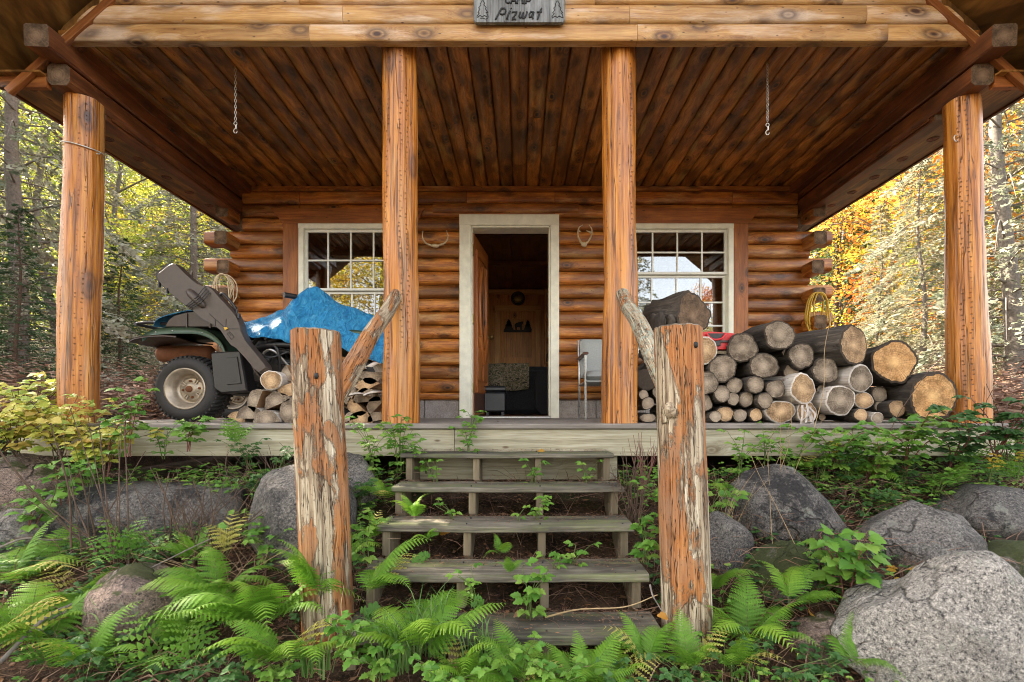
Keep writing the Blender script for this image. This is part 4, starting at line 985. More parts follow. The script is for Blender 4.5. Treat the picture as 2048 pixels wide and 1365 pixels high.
lathe(m, a-d.normalized()*.05, d, R, 20); m.build('bulge', 'brownblack', GC)
m = MB()
for k in range(4):
    x0, y0 = 372+k*3.2, 612-k*0+k*2.6; x1, y1 = 410+k*3.6, 573+k*4.2
    tube(m, [P(x0, y0, 3.368), P((x0+x1)/2+2, (y0+y1)/2+2, 3.335), P(x1, y1, 3.368)], .0028, 6)
m.build('rib', 'black', GC)
m = MB(); tube(m, spline([P(438, 592, 3.41), P(446, 588, 3.41), P(458, 600, 3.41), P(472, 618, 3.41), P(473, 628, 3.41)], 16), .010, 8); m.build('handle', 'black', GC)
m = MB(); prism(m, [(447, 655), (453, 655), (456, 658), (452, 659), (450, 661)], 3.362, 3.368); m.build('latch_tab', 'yrope', GC)
m = MB()
for st in ([(459, 664), (468, 674), (463, 680), (454, 668), (459, 664)], [(458, 667), (462, 672)], [(461, 666), (465, 671)]): tube(m, [P(x, y, 3.367) for x, y in st], .0013, 5)
m.build('moulded_emblem', 'black', GC)
for p0, p1 in (((452, 658), (480, 658)), ((418, 628), (452, 658)), ((452, 638), (451, 656)), ((430, 638), (430, 652))): m = MB(); tube(m, [P(*p0, 3.368), P(*p1, 3.368)], .0016, 5); m.build('groove', 'black', GC)
for px, py in ((319, 570), (335, 582), (478, 632)): m = MB(); box(m, P(px-4, py+4, 3.36), P(px+4, py-4, 3.385), .003); m.build('latch', 'black', GC)

TP = MB(); nx, ny = 110, 54; vs = []
topz = [(470, 642), (482, 640), (520, 633), (545, 622), (570, 603), (590, 585), (603, 580), (622, 583), (645, 597), (680, 613), (720, 630), (745, 638), (765, 655)]
botz = [(470, 671), (482, 674), (520, 677), (600, 682), (640, 686), (680, 694), (720, 708), (765, 726)]
for j in range(ny+1):
    v = j/ny                     # 0 near hem, 1 far hem
    for i in range(nx+1):
        px = lerp(477, 790, i/nx); yt_, yb_ = interp(topz, px), interp(botz, px)
        zt = P(px, yt_, 3.78).z; zb = P(px, yb_, 3.52).z; x = P(px, 700, 3.6).x
        hw = .26+.05*sin(px*.02)
        if v < .5:
            t = v*2; yy = lerp(3.52, 3.78, t**1.6); k = 1-(1-t)**1.35
            zz_ = lerp(zb, zt, k if px > 560 else t**.8)
        else:
            t = (v-.5)*2; yy = lerp(3.78, 4.42, t); zz_ = lerp(zt, zb, t**2)
        pk = math.exp(-((px-600)/60)**2)
        fold = .020*sin((px-600)*.09*(1.2-v)+4*N((px*.01, v*2, 0), 1))*(.35+pk)+.03*N((px*.02, v*3, 1), 1.1)+.013*N((px*.07, v*9, 4), 1)
        crs = (1-abs(N((px*.05, v*6, 7), 1.0))*3)*.008
        hem = .02*N((px*.05, 0, 5), 1) if j == 0 else 0
        vs.append((x, yy-abs(fold)*.8-fold*.6-crs, zz_+fold*.45*(1 if 0 < j < ny else 1.6)+hem))
TP.add(vs, [(j*(nx+1)+i, j*(nx+1)+i+1, (j+1)*(nx+1)+i+1, (j+1)*(nx+1)+i) for j in range(ny) for i in range(nx)], 0, True)
to = TP.build('tarpaulin', 'tarp', base=(-1.6, 3.8, .7)); tag(to, 'crinkled bright blue tarpaulin draped over the quad bike handlebars', 'tarp')
md = to.modifiers.new('s', 'SOLIDIFY'); md.thickness = .002

# ================================================================ FIREWOOD
def flog(px, py, rx, ry, D, label, cap='endgrey', bark='bark', L=.42, dx=0.0, dz=0.0, wob=.05, name='firewood_log', group='cut logs stacked on the deck'):
    s = F/D; r = rx/s; c = P(px, py, D)
    m = MB(); sd = px*.37+py*.11
    c.y += U(-.03, .02)
    rlog(m, c, c+Vector((dx, L, dz)), r, r*U(.93, 1.06), 22, 56 if rx > 25 else 34, wob*1.4, sd, 0, 1, .012, rim=2, ell=ry/rx, rnd=(sd*.618) % 1, ridge=.05 if bark == 'bark' else 0)
    return tag(m.build(name, [bark, cap, 'barkrim' if bark == 'bark' else bark], base=c), label, 'firewood log', group)
D1 = 3.24
FW = [
 (1705, 693, 43, 42, D1-.02, 'fat round log with a weathered brown face high on the pile beside the yellow rope', 'endtan', 'bark', .6, -.22, .0),
 (1792, 726, 42, 44, D1, 'fat log with a fresh orange face leaning halfway up the pile', 'endfresh', 'bark', .4, .10, 0),
 (1866, 790, 45, 51, D1-.10, 'largest orange faced log standing on the deck against the porch post', 'endfresh', 'bark', .36, .06, 0),
 (1555, 670, 33, 30, D1, 'grey log crowning the middle of the woodpile', 'endgrey', 'bark', .4, .02, .0),
 (1485, 696, 31, 30, D1, 'grey log directly in front of the red case', 'endgrey', 'bark', .4, .05, .0),
 (1445, 736, 28, 29, D1, 'round grey log beside the cracked post, below the red case', 'endgrey', 'bark', .5, 0, 0),
 (1526, 734, 32, 26, D1, 'oval grey log with a pale centre under the crowning log', 'endgrey', 'bark', .5, 0, 0),
 (1605, 713, 26, 27, D1, 'grey log with a star crack just left of the fattest high log', 'endgrey', 'bark', .5, .0, 0),
 (1651, 744, 28, 27, D1, 'grey log tucked under the fat weathered log', 'endgrey', 'bark', .5, 0, 0),
 (1717, 759, 29, 28, D1, 'white barked birch log under the two fat logs', 'endgrey', 'paper', .5, -.14, 0),
 (1601, 778, 30, 31, D1, 'white barked birch log with a tan radially cracked face in the pile centre', 'endtan', 'paper', .5, -.1, 0),
 (1675, 801, 33, 31, D1, 'big grey log with a hollow heart near the bottom of the pile', 'endgrey', 'paper', .5, -.06, 0),
 (1562, 822, 31, 24, D1, 'lopsided tan faced birch log resting on the deck', 'endtan', 'paper', .5, 0, 0),
 (1617, 824, 22, 22, D1, 'small tan log with shredded bark strips hanging over the deck edge', 'endtan', 'paper', .45, 0, 0),
 (1470, 771, 18, 17, D1, 'small round log under the oval grey log, left of its twin', 'endgrey', 'bark', .42, 0, 0),
 (1506, 771, 18, 18, D1, 'small round log under the oval grey log, right of its twin', 'endgrey', 'bark', .42, 0, 0),
 (1549, 777, 20, 19, D1, 'small grey log touching the tan faced birch log', 'endgrey', 'bark', .42, 0, 0),
 (1441, 789, 17, 18, D1, 'small pale log in the second row beside the cracked post', 'endgrey', 'bark', .42, 0, 0),
 (1467, 799, 14, 14, D1+.01, 'thin brown log wedged between two small round logs', 'endgrey', 'bark', .42, 0, 0),
 (1494, 799, 16, 17, D1, 'small dark log with a split, in the middle of the small ones', 'endgrey', 'bark', .42, 0, 0),
 (1528, 802, 17, 17, D1, 'small grey log above the lopsided birch log', 'endgrey', 'bark', .42, 0, 0),
 (1451, 828, 18, 16, D1, 'brown faced log in the bottom row nearest the cracked post', 'endtan', 'bark', .42, 0, 0),
 (1483, 832, 16, 14, D1, 'pale small log on the deck behind the fern sprig', 'endgrey', 'bark', .42, 0, 0),
 (1514, 830, 14, 14, D1, 'small tan log on the deck left of the lopsided birch log', 'endtan', 'bark', .42, 0, 0),
 (1427, 834, 13, 12, D1, 'little dark log on the deck half hidden by the cracked post', 'endgrey', 'bark', .42, 0, 0),
 (1412, 702, 24, 27, D1, 'peeling log half hidden by the cracked post, left of the red case', 'endtan', 'paper', .42, 0, 0),
 (1410, 765, 24, 24, D1, 'brown log half hidden by the cracked post at mid height', 'endgrey', 'bark', .42, 0, 0),
 (1409, 806, 17, 18, D1, 'pale log half hidden by the cracked post above the bottom row', 'endgrey', 'bark', .42, 0, 0),
 (1731, 799, 19, 17, D1, 'tan faced log behind the green leaves under the birch log', 'endtan', 'paper', .42, 0, 0),
 (1716, 830, 14, 14, D1, 'small tan log on the deck behind the green leaves', 'endtan', 'bark', .42, 0, 0),
 (1754, 834, 13, 12, D1, 'little pale log on the deck between the leaves and the big orange logs', 'endgrey', 'paper', .42, 0, 0),
 (1794, 818, 19, 19, D1, 'reddish log on the deck under the leaning orange log', 'endtan', 'bark', .42, 0, 0),
 (1288, 789, 11, 11, D1, 'thin log sticking out between the porch post and the cracked post', 'endgrey', 'bark', .4, 0, 0),
 (1296, 808, 14, 14, D1, 'thin round log low in the gap between the two posts', 'endgrey', 'bark', .4, 0, 0),
 (1293, 760, 24, 22, D1+.03, 'rough dark log high in the gap between the two posts', 'barkrim', 'bark', .4, 0, 0),
 (1295, 836, 17, 10, D1, 'flat mossy grey log on the deck in the gap between the posts', 'endgrey', 'bark', .4, 0, 0),
 (1330, 735, 26, 26, D1+.02, 'grey log behind the top of the cracked post', 'endgrey', 'bark', .42, 0, 0),
 (1370, 735, 24, 24, D1+.02, 'brown log behind the cracked post beside the peeling log', 'endgrey', 'bark', .42, 0, 0),
 (1330, 690, 22, 20, D1+.03, 'bark covered log carrying the big weathered stump round', 'endgrey', 'bark', .42, 0, 0),
 (1375, 690, 24, 20, D1+.03, 'dark log under the big weathered stump round', 'endgrey', 'bark', .42, 0, 0),
]
for f in FW:
    px, py, rx, ry, D, lb, cap, bark, L_, dx_, dz_ = f
    flog(px, py, rx*.985, ry*.985, D, lb, cap, bark, L_, dx_, dz_)
for i, (px, py, r) in enumerate(((1345, 785, 24), (1385, 800, 20), (1340, 825, 17), (1375, 832, 12), (1318, 785, 14), (1760, 790, 17), (1640, 782, 10), (1580, 745, 16), (1455, 765, 8), (1760, 812, 12), (1830, 822, 16), (1650, 700, 18), (1568, 706, 8), (1645, 835, 8))):
    flog(px, py, r, r, D1+.09, 'shadowed log end filling a dark gap in the woodpile', 'endgrey', 'bark', .35, group='shadowed logs in gaps of the woodpile')
sr = thing('stump_round', 'big weathered stump round with thick dark bark on top of the pile', 'stump', P(1365, 630, D1+.02))
m = MB(); c = P(1362, 636, D1+.06); rlog(m, c+Vector((.06, -.06, 0)), c+Vector((-.10, .22, .0)), .158, .165, 20, 70, .16, 4, 0, 1, .0, rim=2, ridge=.07); m.build('wood_core', ['bark', 'beamend', 'barkrim'], sr)
m = MB(); a = P(1312, 650, 3.19); blob(m, a+Vector((.01, .05, -.01)), (.06, .12, .10), 16, 12, 0, .5, 6); blob(m, P(1338, 645, 3.18)+Vector((0, .04, 0)), (.05, .07, .06), 14, 10, 0, .6, 9); m.build('bark_lump', 'bark', sr)
flog(1318, 662, 20, 16, D1-.02, 'small knobbly log leaning against the stump round', 'endgrey', 'bark', .25)
# shredded bark strips
m = MB()
for i in range(9):
    a = P(1608+U(-8, 18), 812+U(-3, 8), 3.2); b = P(1606+U(-10, 24), 846+U(-3, 10), 3.05); c = (a+b)/2+Vector((U(-.03, .03), -.02, 0))
    sweep(m, spline([a, c, b], 8), [(-.006, 0), (.006, .001), (.006, .002), (-.006, .001)], 0, False)
tag(m.build('bark_strip', 'paper', base=P(1612, 830, 3.1)), 'pale shreds of birch bark dangling over the deck edge', 'bark')
# left pile, split birch
def split(px, py, r, D, a0, label, cap='endgrey', L=.42, arc=pi, dx=0.0):
    s = F/D; R = r/s; c = P(px, py, D); n = 14; sd = px*.3+py
    pr = [(0, 0)]+[(R*cos(a0+arc*i/n)*(1+.12*N((cos(i*.5), sin(i*.5), sd), 1.2)), R*sin(a0+arc*i/n)*(1+.12*N((cos(i*.5), sin(i*.5), sd), 1.2))) for i in range(n+1)]
    cx = sum(p[0] for p in pr)/len(pr)*.6; cz = sum(p[1] for p in pr)/len(pr)*.6; pr = [(a-cx, b-cz) for a, b in pr]; N_ = len(pr); m = MB(); rnd = rng.random()
    for w_, yy in ((0, 0),):
        vs = []; tc = []
        for k in range(9):
            for (a, b) in pr: vs.append((c.x+a+dx*k/8, c.y+L*k/8, c.z+b+.004*N((a*20, k, b*20), 1))); tc.append((a, b, L*k/8))
        fs = []; ms = []
        for k in range(8):
            for j in range(N_): fs.append((k*N_+j, k*N_+(j+1) % N_, (k+1)*N_+(j+1) % N_, (k+1)*N_+j)); ms.append(1 if j in (0, N_-1) else 0)
        m.add(vs, fs, ms, False, tc, rnd)
    for e, y_ in ((0, 0), (8, 1)): m.add([vs[e*N_+j] for j in range(N_)], [tuple(range(N_))], 2, False, [tc[e*N_+j] for j in range(N_)], rnd)
    return tag(m.build('split_firewood', ['paper', 'split', cap], base=c), label, 'firewood', 'split birch stacked left of the steps')
D2 = 3.28
flog(541, 761, 22, 20, D2-.03, 'round birch log with a mottled cream face at the gun case tip', 'endtan', 'paper', .42)
for a in [(510, 800, 24, D2, 1.2, 'half round birch log leaning under the mottled cream log', 'endgrey'), (552, 802, 26, D2, .4, 'split birch with an orange inner face beside the mottled log', 'endgrey'),
          (499, 829, 26, D2, .0, 'half birch log lying flat side down at the deck edge near the wheel', 'endgrey'), (532, 838, 26, D2-.02, .1, 'low dark faced half log at the deck edge below the cream log', 'endgrey'),
          (577, 823, 27, D2, 1.5, 'round backed birch split pressed to the peeling post base', 'endgrey'), (575, 748, 17, D2+.05, 2.0, 'little grey split behind the peeling post, above the rest', 'endgrey'),
          (578, 776, 24, D2, 3.5, 'cream split chunk touching the peeling post', 'endtan'), (474, 836, 18, D2+.1, -.4, 'pale bark piece at the very end of the split pile by the wheel', 'endtan'),
          (742, 752, 24, D2, 3.1, 'split log with a curl of white bark under the tarp corner', 'endgrey'), (697, 732, 18, D2+.05, .3, 'grey split peeping between the post and the handrail', 'endgrey'),
          (733, 772, 24, D2, .5, 'orange sided split below the white bark curl', 'endtan'), (733, 795, 27, D2, .1, 'broad split in the middle of the stack by the porch post', 'endgrey'),
          (712, 815, 22, D2, 2.4, 'brown split low between the peeling post and porch post', 'endtan'), (750, 810, 22, D2, .8, 'dark split touching the left porch post foot', 'endgrey'),
          (722, 838, 24, D2, .0, 'lowest tan split on the deck beside the left porch post', 'endtan'), (752, 836, 18, D2, .2, 'small dark wedge on the deck at the left porch post', 'endgrey'),
          (700, 790, 20, D2, .9, 'grey split half hidden by the sloping handrail foot', 'endgrey'), (700, 836, 16, D2, .3, 'small wedge of wood at the peeling post beside the leaves', 'endgrey'),
          (660, 800, 26, D2+.05, .4, 'split log hidden mostly behind the peeling post', 'endgrey'), (625, 800, 26, D2+.05, .4, 'grey split log glimpsed behind the peeling post', 'endgrey'), (610, 830, 24, D2+.03, .2, 'bottom split log behind the peeling post', 'endgrey')]:
    px, py, r, D, a0, lb, cap = a; split(px, py, r, D, a0, lb, cap)
for k, (a, b, c_, lb) in enumerate(((P(735, 735, 3.2), P(752, 728, 3.25), P(764, 745, 3.3), 'white curl of birch bark on the split wood right under the tarp corner'), (P(728, 792, 3.2), P(748, 785, 3.22), P(765, 788, 3.3), 'curl of white birch bark midway up the stack by the left porch post'), (P(690, 795, 3.2), P(715, 788, 3.22), P(735, 795, 3.28), 'curl of white birch bark behind the handrail foot'))):
    m = MB()
    sweep(m, spline([a, b, c_], 10), [(-.05, .0), (0, .012), (.05, .0), (.05, -.003), (0, .008), (-.05, -.003)], 0, True)
    tag(m.build('bark_curl', 'paper', base=b), lb, 'bark')
# ================================================================ RED CASE
RC = thing('tool_case', 'bright red plastic carrying case with black latch on the woodpile', 'case', P(1430, 690, 3.3))
m = MB(); prism(m, [(1398, 664), (1418, 663), (1438, 664), (1465, 666), (1476, 668), (1478, 700), (1398, 700)], 3.285, 3.40, bev=.012); m.build('case_body', 'red', RC)
m = MB(); prism(m, [(1414, 667), (1450, 667), (1444, 676), (1432, 679), (1420, 676)], 3.277, 3.30, bev=.003); m.build('handle_recess', 'black', RC)
m = MB(); tube(m, spline([P(1413, 668, 3.275), P(1421, 677, 3.265), P(1432, 680, 3.265), P(1444, 677, 3.265), P(1451, 668, 3.275)], 14), .007, 8); m.build('handle', 'red', RC)
m = MB(); prism(m, [(1400, 681), (1474, 681), (1474, 685), (1400, 685)], 3.273, 3.295, bev=.002); prism(m, [(1424, 679), (1442, 679), (1442, 692), (1424, 692)], 3.265, 3.295, bev=.004); m.build('latch', 'black', RC)
m = MB(); box(m, (1.20, 3.29, P(0, 702, 3.285).z-.02), (1.44, 3.6, P(0, 702, 3.285).z), .01); tag(m.build('plank_scrap', 'stringer', base=(1.3, 3.3, .4)), 'short board lying under the red case', 'board')
# ================================================================ GROUND
def sm(a, b, x): t = max(0, min(1, (x-a)/(b-a))); return t*t*(3-2*t)
def gh(x, y):
    f = interp([(-60, -1.3), (-5, -1.15), (1.2, -1.03), (1.85, -.95), (2.2, -.80), (3.0, -.40), (3.4, -.40), (30, -.40)], y)
    e = interp([(0, -.9), (1.2, -1.03), (1.8, -.93), (2.3, -.68), (3.0, -.30), (3.8, -.08), (5, .05), (9, .35), (16, 1.0), (28, 3.0), (50, 8.5), (80, 12), (200, 14)], y) if y > 0 else f
    k = sm(2.6, 4.2, abs(x)) if y > 2.4 else sm(.9, 1.6, abs(x-.0))
    if y > 3.2 and abs(x) < 3.3: return -.40
    h = lerp(f, e, k)
    return h+.05*noise.noise(Vector((x*.9, y*.9, 0)))+.022*noise.noise(Vector((x*4, y*4, 3)))
def axis(lo, hi, dense, a, b, g=1.25):
    v = [a+i*dense for i in range(int((b-a)/dense)+1)]; s = dense
    x = v[-1]
    while x < hi: s *= g; x += s; v.append(min(x, hi))
    s = dense; x = v[0]; L = []
    while x > lo: s *= g; x -= s; L.append(max(x, lo))
    return L[::-1]+v
m = MB(); ax_ = axis(-220, 220, .06, -4.2, 4.2); ay_ = axis(-120, 220, .06, .8, 4.6)
vs = [(x, y, gh(x, y)) for y in ay_ for x in ax_]; n = len(ax_)
m.add(vs, [(j*n+i, j*n+i+1, (j+1)*n+i+1, (j+1)*n+i) for j in range(len(ay_)-1) for i in range(n-1)], 0, True)
tag(m.build('ground', 'soil'), kind='structure')

# ================================================================ BOULDERS
def boulder(px, py, rx, ry, D, label, mat, seed, depth=1.0, flat=0, peak=None, sub=40, ang=0):
    s = F/D; c = P(px, py, D); m = MB(); R = (rx/s, rx/s*depth, ry/s); nn, mm = sub*2, sub; vs = []
    pl = []
    r_ = random.Random(seed)
    for k in range(7):
        d = Vector((r_.uniform(-1, 1), r_.uniform(-1, .6), r_.uniform(-.5, 1))).normalized(); pl.append((d, r_.uniform(.72, .94)))
    if flat: pl.append((Vector((0, 0, 1)), flat))
    for i in range(mm+1):
        th = pi*i/mm
        for j in range(nn):
            ph = 2*pi*j/nn; d = Vector((sin(th)*cos(ph), sin(th)*sin(ph), cos(th)))
            k = 1.06+.22*N(d, 1.1, seed)+.09*N(d, 3, seed+2)+.016*N(d, 9, seed+4)+.007*N(d, 26, seed+4)
            for q, dist in pl:
                t = d.dot(q)*k
                if t > dist: k = k*(dist+(t-dist)*.2)/t
            p = Vector((d.x*R[0]*k, d.y*R[1]*k, d.z*R[2]*k)); 
            if peak: q_ = Vector(peak).normalized(); a_ = d.dot(q_); p = p*(1+.38*max(0, a_)**7)
            if ang: p = Matrix.Rotation(ang, 3, 'Y')@p
            vs.append(c+p)
    m.add(vs, [(i*nn+j, (i+1)*nn+j, (i+1)*nn+(j+1) % nn, i*nn+(j+1) % nn) for i in range(mm) for j in range(nn)], 0, True)
    return tag(m.build('boulder', mat, base=c), label, 'boulder', 'boulders banked up below the porch')
boulder(1562, 1030, 112, 88, 2.72, 'big rounded dark boulder just right of the cracked post, under the deck', 'grandark', 3, .85)
boulder(1560, 1170, 92, 78, 2.35, 'mossy topped boulder below the big dark round one', 'granmoss', 8, .8)
boulder(1825, 1100, 118, 92, 2.45, 'speckled grey boulder with a humped back in the middle of the right bank', 'gran', 14, .8, ang=.15)
boulder(1992, 1040, 104, 78, 2.65, 'broad flat topped grey boulder at the far right under the goldenrod', 'grandark', 21, .9, .8)
boulder(1885, 1300, 195, 140, 1.88, 'largest pale boulder with a sharp peak in the lower right corner', 'granpale', 30, .7, peak=(.12, -.25, 1), sub=60)
boulder(1832, 1045, 82, 42, 2.85, 'low brown boulder peeping out behind the humped grey one', 'gran', 33, 1)
boulder(1935, 1100, 30, 30, 2.55, 'small smooth round stone between the grey boulders', 'granpink', 35, 1, sub=24)
boulder(2050, 1160, 100, 78, 2.25, 'moss patched boulder cut by the right edge above the peaked one', 'granmoss', 41, .8)
boulder(1690, 1130, 70, 60, 2.45, 'dark boulder wedged between the mossy one and the humped one', 'grandark', 44, .8)
boulder(1452, 1110, 50, 90, 2.45, 'dark narrow boulder half behind the cracked post', 'grandark', 47, .8)
boulder(1660, 1290, 80, 60, 2.0, 'half buried brown boulder beside the bright fern', 'granpink', 49, .8)
boulder(52, 975, 105, 62, 2.95, 'brownish boulder below the yellowing shrub at the far left', 'granpink', 52, .8)
boulder(300, 1030, 215, 92, 2.85, 'long flat topped dark boulder under the deck end behind bare twigs', 'grandark', 55, .55, .62)
boulder(612, 1065, 108, 132, 2.55, 'tall angled grey boulder behind the peeling post', 'gran', 60, .7, ang=-.2)
boulder(300, 1225, 118, 88, 2.12, 'pinkish boulder under the fern fronds at lower left', 'granpink', 66, .75, ang=.2)
boulder(40, 1075, 80, 60, 2.6, 'pale stone at the left edge behind the tall fern', 'gran', 71, .8)
boulder(705, 975, 50, 62, 2.85, 'little grey stone showing between the peeling post and the top step', 'gran', 75, .8, sub=24)

# ================================================================ PLANTS
def frond_mesh(name, L, seed, droop=.5, npin=24, wid=.24, mat='fern', npn=11):
    r_ = random.Random(seed); m = MB(); pts = []
    for i in range(npin*2+1):
        t = i/(npin*2); x = L*(t-.12*t*t); z_ = L*(.55*t*(1-t*.2)-droop*t*t*t*1.1)
        pts.append(Vector((x, .03*L*sin(t*2+seed), z_)))
    tube(m, pts, [lerp(.0024, .0006, i/(len(pts)-1)) for i in range(len(pts))], 4, 1, rnd=.5)
    base = r_.uniform(0, .35)
    for k in range(1, npin*2):
        t = k/(npin*2)
        if t < .10 or k % 2: continue
        p = pts[k]; d = (pts[k+1]-pts[k-1]).normalized()
        lw = L*wid*(min(1, (t-.04)/.22)**.8)*(1-t)**.75*1.25
        for s in (-1, 1):
            side = Vector((-d.y, d.x, 0)).normalized()*s; up = Vector((0, 0, 1)); fw = (side*.93+d*.42+up*(-.10+r_.uniform(-.10, .10))).normalized()
            ro = [p+fw*lw*q/npn+Vector((0, 0, -.22*lw*(q/npn)**2)) for q in range(npn+1)]
            nrm = d*.95-up*.1
            rv = max(0, min(1, base+r_.uniform(-.08, .1)+t*.45))
            for q in range(npn):
                a, b = ro[q], ro[q+1]; pl = lw*.19*(1-(q/npn)**1.4*.8)
                for s2 in (-1, 1):
                    tp = (a+b)/2+nrm*s2*pl+fw*pl*.35+Vector((0, 0, -.15*pl))
                    m.add([a, a+(tp-a)*.55-fw*pl*.13, tp, a+(b-a)*.97], [(0, 1, 2, 3)], 0, False, rnd=max(0, min(1, rv+r_.uniform(-.06, .06))))
    return m.build(name, [mat, 'stem'])
PROTO = []
def hide(o): PROTO.append(o); return o
FR = [hide(frond_mesh('frond', 1.0, s, dr)) for s, dr in ((1, .35), (2, .55), (3, .75), (4, .2))]
FY = [hide(frond_mesh('frond', 1.0, 9, .4, 10, .30, 'fernyellow', 6))]
FS = [hide(frond_mesh('frond', 1.0, 12, .45, 8, .42, 'leafg', 4)), hide(frond_mesh('frond', 1.0, 15, .2, 8, .42, 'leafg', 4))]
def fern(px, py, D, size, n, label, kinds=None, a0=0, a1=360, cat='fern', ground=True, name='fern', tilt=.5, gp='green ferns growing round the steps'):
    c = P(px, py, D)
    t = thing(name, label, cat, c, gp); kinds = kinds or FR
    for i in range(n):
        a = radians(lerp(a0, a1, (i+.5)/n)+U(-14, 14)); s = size*U(.75, 1.1)
        f = (kinds[rng.randrange(len(kinds))] if kinds is not FR or rng.random() > .07 else FY[0]).copy(); COL.objects.link(f); f.parent = t
        f.rotation_euler = Matrix.Rotation(a, 3, 'Z').to_euler() if False else ((Matrix.Rotation(a, 3, 'Z')@Matrix.Rotation(-U(.1, tilt+.25), 3, 'Y')@Matrix.Rotation(U(-.35, .35), 3, 'X')).to_euler())
        f.scale = (s, s, s)
    return t
def leaflet(mb, p, d, n, L, w, rnd, fold=.25, serr=.16, mat=0, ns=5):
    """one serrated leaf from p along d, n is the face normal"""
    d = d.normalized(); s = d.cross(n).normalized(); n = s.cross(d).normalized(); mid = []; le = []; ri = []
    N_ = ns*2
    for i in range(N_+1):
        t = i/N_; k = sin(pi*min(1, t**.75*1.0))**.85 if 0 < t < 1 else 0
        k *= (1+serr*(1 if i % 2 else -1)); c = p+d*L*t-n*L*.28*t*t
        mid.append(c); le.append(c+s*w*k+n*w*fold*k); ri.append(c-s*w*k+n*w*fold*k)
    vs = mid+le+ri; o = N_+1
    fs = [(i, i+1, o+i+1, o+i) for i in range(N_)]+[(i, 2*o+i, 2*o+i+1, i+1) for i in range(N_)]
    mb.add(vs, fs, mat, False, rnd=rnd)
def rv3(k): return Vector((U(-k, k), U(-k, k), U(-k, k)))
def leafy(name, label, cat, px, py, D, h, lean=(0, 0), stems=3, nn=6, lf=.05, mat='leafg', smat='stem', nl=5, spread=.12, gp=None, ns=4, serr=.2, wr=.34, sr=.0025, ylw=0, start=.2):
    c = P(px, py, D); t = thing(name, label, cat, c, gp); sm_ = MB(); lm = MB()
    for q in range(stems):
        a = U(0, 2*pi); sp = spread*U(.3, 1); tip = c+Vector((cos(a)*sp+lean[0]*U(.7, 1.2), sin(a)*sp*.7+lean[1], h*U(.65, 1.05)))
        b0 = c+Vector((U(-.02, .02), U(-.02, .02), -.04)); mid = b0.lerp(tip, .5)+Vector((-cos(a)*sp*.3, 0, h*.08))
        pts = spline([b0, mid, tip], 14); tube(sm_, pts, [lerp(sr, sr*.5, i/14) for i in range(15)], 5)
        for k in range(nn):
            u = lerp(start, 1, k/(nn-1) if nn > 1 else 1); i = min(14, int(u*14)); p = pts[i]; az = k*2.4+a+U(-.4, .4)
            out = Vector((cos(az), sin(az)-.25, U(.05, .45))).normalized(); pl = lf*U(.6, 1.1)*(1.2-.5*u)
            e = p+out*pl; tube(sm_, [p, e], sr*.45, 4)
            rn = min(1, max(0, U(.15, .85)+ylw*U(-.1, .5)))
            for j in range(nl):
                if nl == 1: dd = out; pp = e
                else:
                    aa = (j-(nl-1)/2)*(2.3/max(2, nl-1)); sd_ = Vector((-out.y, out.x, 0)).normalized(); dd = (out*cos(aa)+sd_*sin(aa)+Vector((0, 0, -.15))).normalized(); pp = e-out*pl*.30*(abs(aa) > .9)
                LL = lf*U(.8, 1.15)*(1.0 if abs(j-(nl-1)/2) < .6 else .82)
                leaflet(lm, pp, dd, (Vector((0, -.45, 1))+rv3(.35)), LL, LL*wr, min(1, max(0, rn+U(-.1, .1))), ns=ns, serr=serr)
    sm_.build('stem', smat, t); lm.build('foliage', mat, t)
    return t
# --- ferns: the big clumps on the left and in front of the steps
FERNS = [(525, 1255, 1.93, .46, 11, 'big bright fern clump spreading in front of the pinkish boulder, left of the peeling post', 160, 390),
 (440, 1190, 2.08, .36, 9, 'fern clump with upright fronds directly above the pinkish boulder', 120, 420),
 (575, 1330, 1.72, .36, 8, 'low fern with long drooping fronds nearest the bottom edge, left of the peeling post', 150, 390),
 (640, 1190, 1.95, .34, 8, 'fern growing against the left side of the peeling post', 90, 300),
 (735, 1190, 1.93, .36, 7, 'fern reaching over the fourth step from beside the peeling post', -70, 130),
 (835, 1310, 1.74, .40, 10, 'fern clump mixed with long grass blades before the lowest step', 10, 370),
 (1040, 1372, 1.68, .28, 8, 'fern arching over the middle of the lowest step front', 0, 360),
 (1165, 1380, 1.66, .28, 8, 'fern spilling right of centre in front of the lowest step', 0, 360),
 (1290, 1330, 1.78, .30, 7, 'fern with upright fronds at the foot of the cracked post', 0, 200),
 (20, 1170, 2.2, .45, 9, 'tall fern cut by the left edge, with a yellowing top', -60, 240),
 (60, 1300, 1.9, .40, 9, 'dense fern clump in the lower left corner', 0, 360),
 (150, 1230, 2.15, .33, 8, 'feathery dark fern under the bare twigs on the left bank', 0, 360),
 (1500, 1285, 1.98, .34, 9, 'bright arching fern below the mossy boulder', 10, 360),
 (1465, 1340, 1.80, .26, 6, 'fern at the bottom edge right of the cracked post', 180, 420),
 (1425, 1190, 2.15, .26, 5, 'little fern clinging to the right flank of the cracked post', -40, 110),
 (1700, 1335, 1.80, .22, 4, 'small bright frond tuft against the largest pale boulder', -60, 120),
 (1580, 1210, 2.05, .30, 6, 'fern arching in front of the mossy boulder toward the red canes', -60, 130)]
for px, py, D, s, n, lb, a0, a1 in FERNS: fern(px, py, D, s, n, lb, None, a0, a1)
fern(455, 1110, 2.3, .26, 4, 'pale yellow dying fern frond standing above the green clump', FY, 20, 200, tilt=1.0)
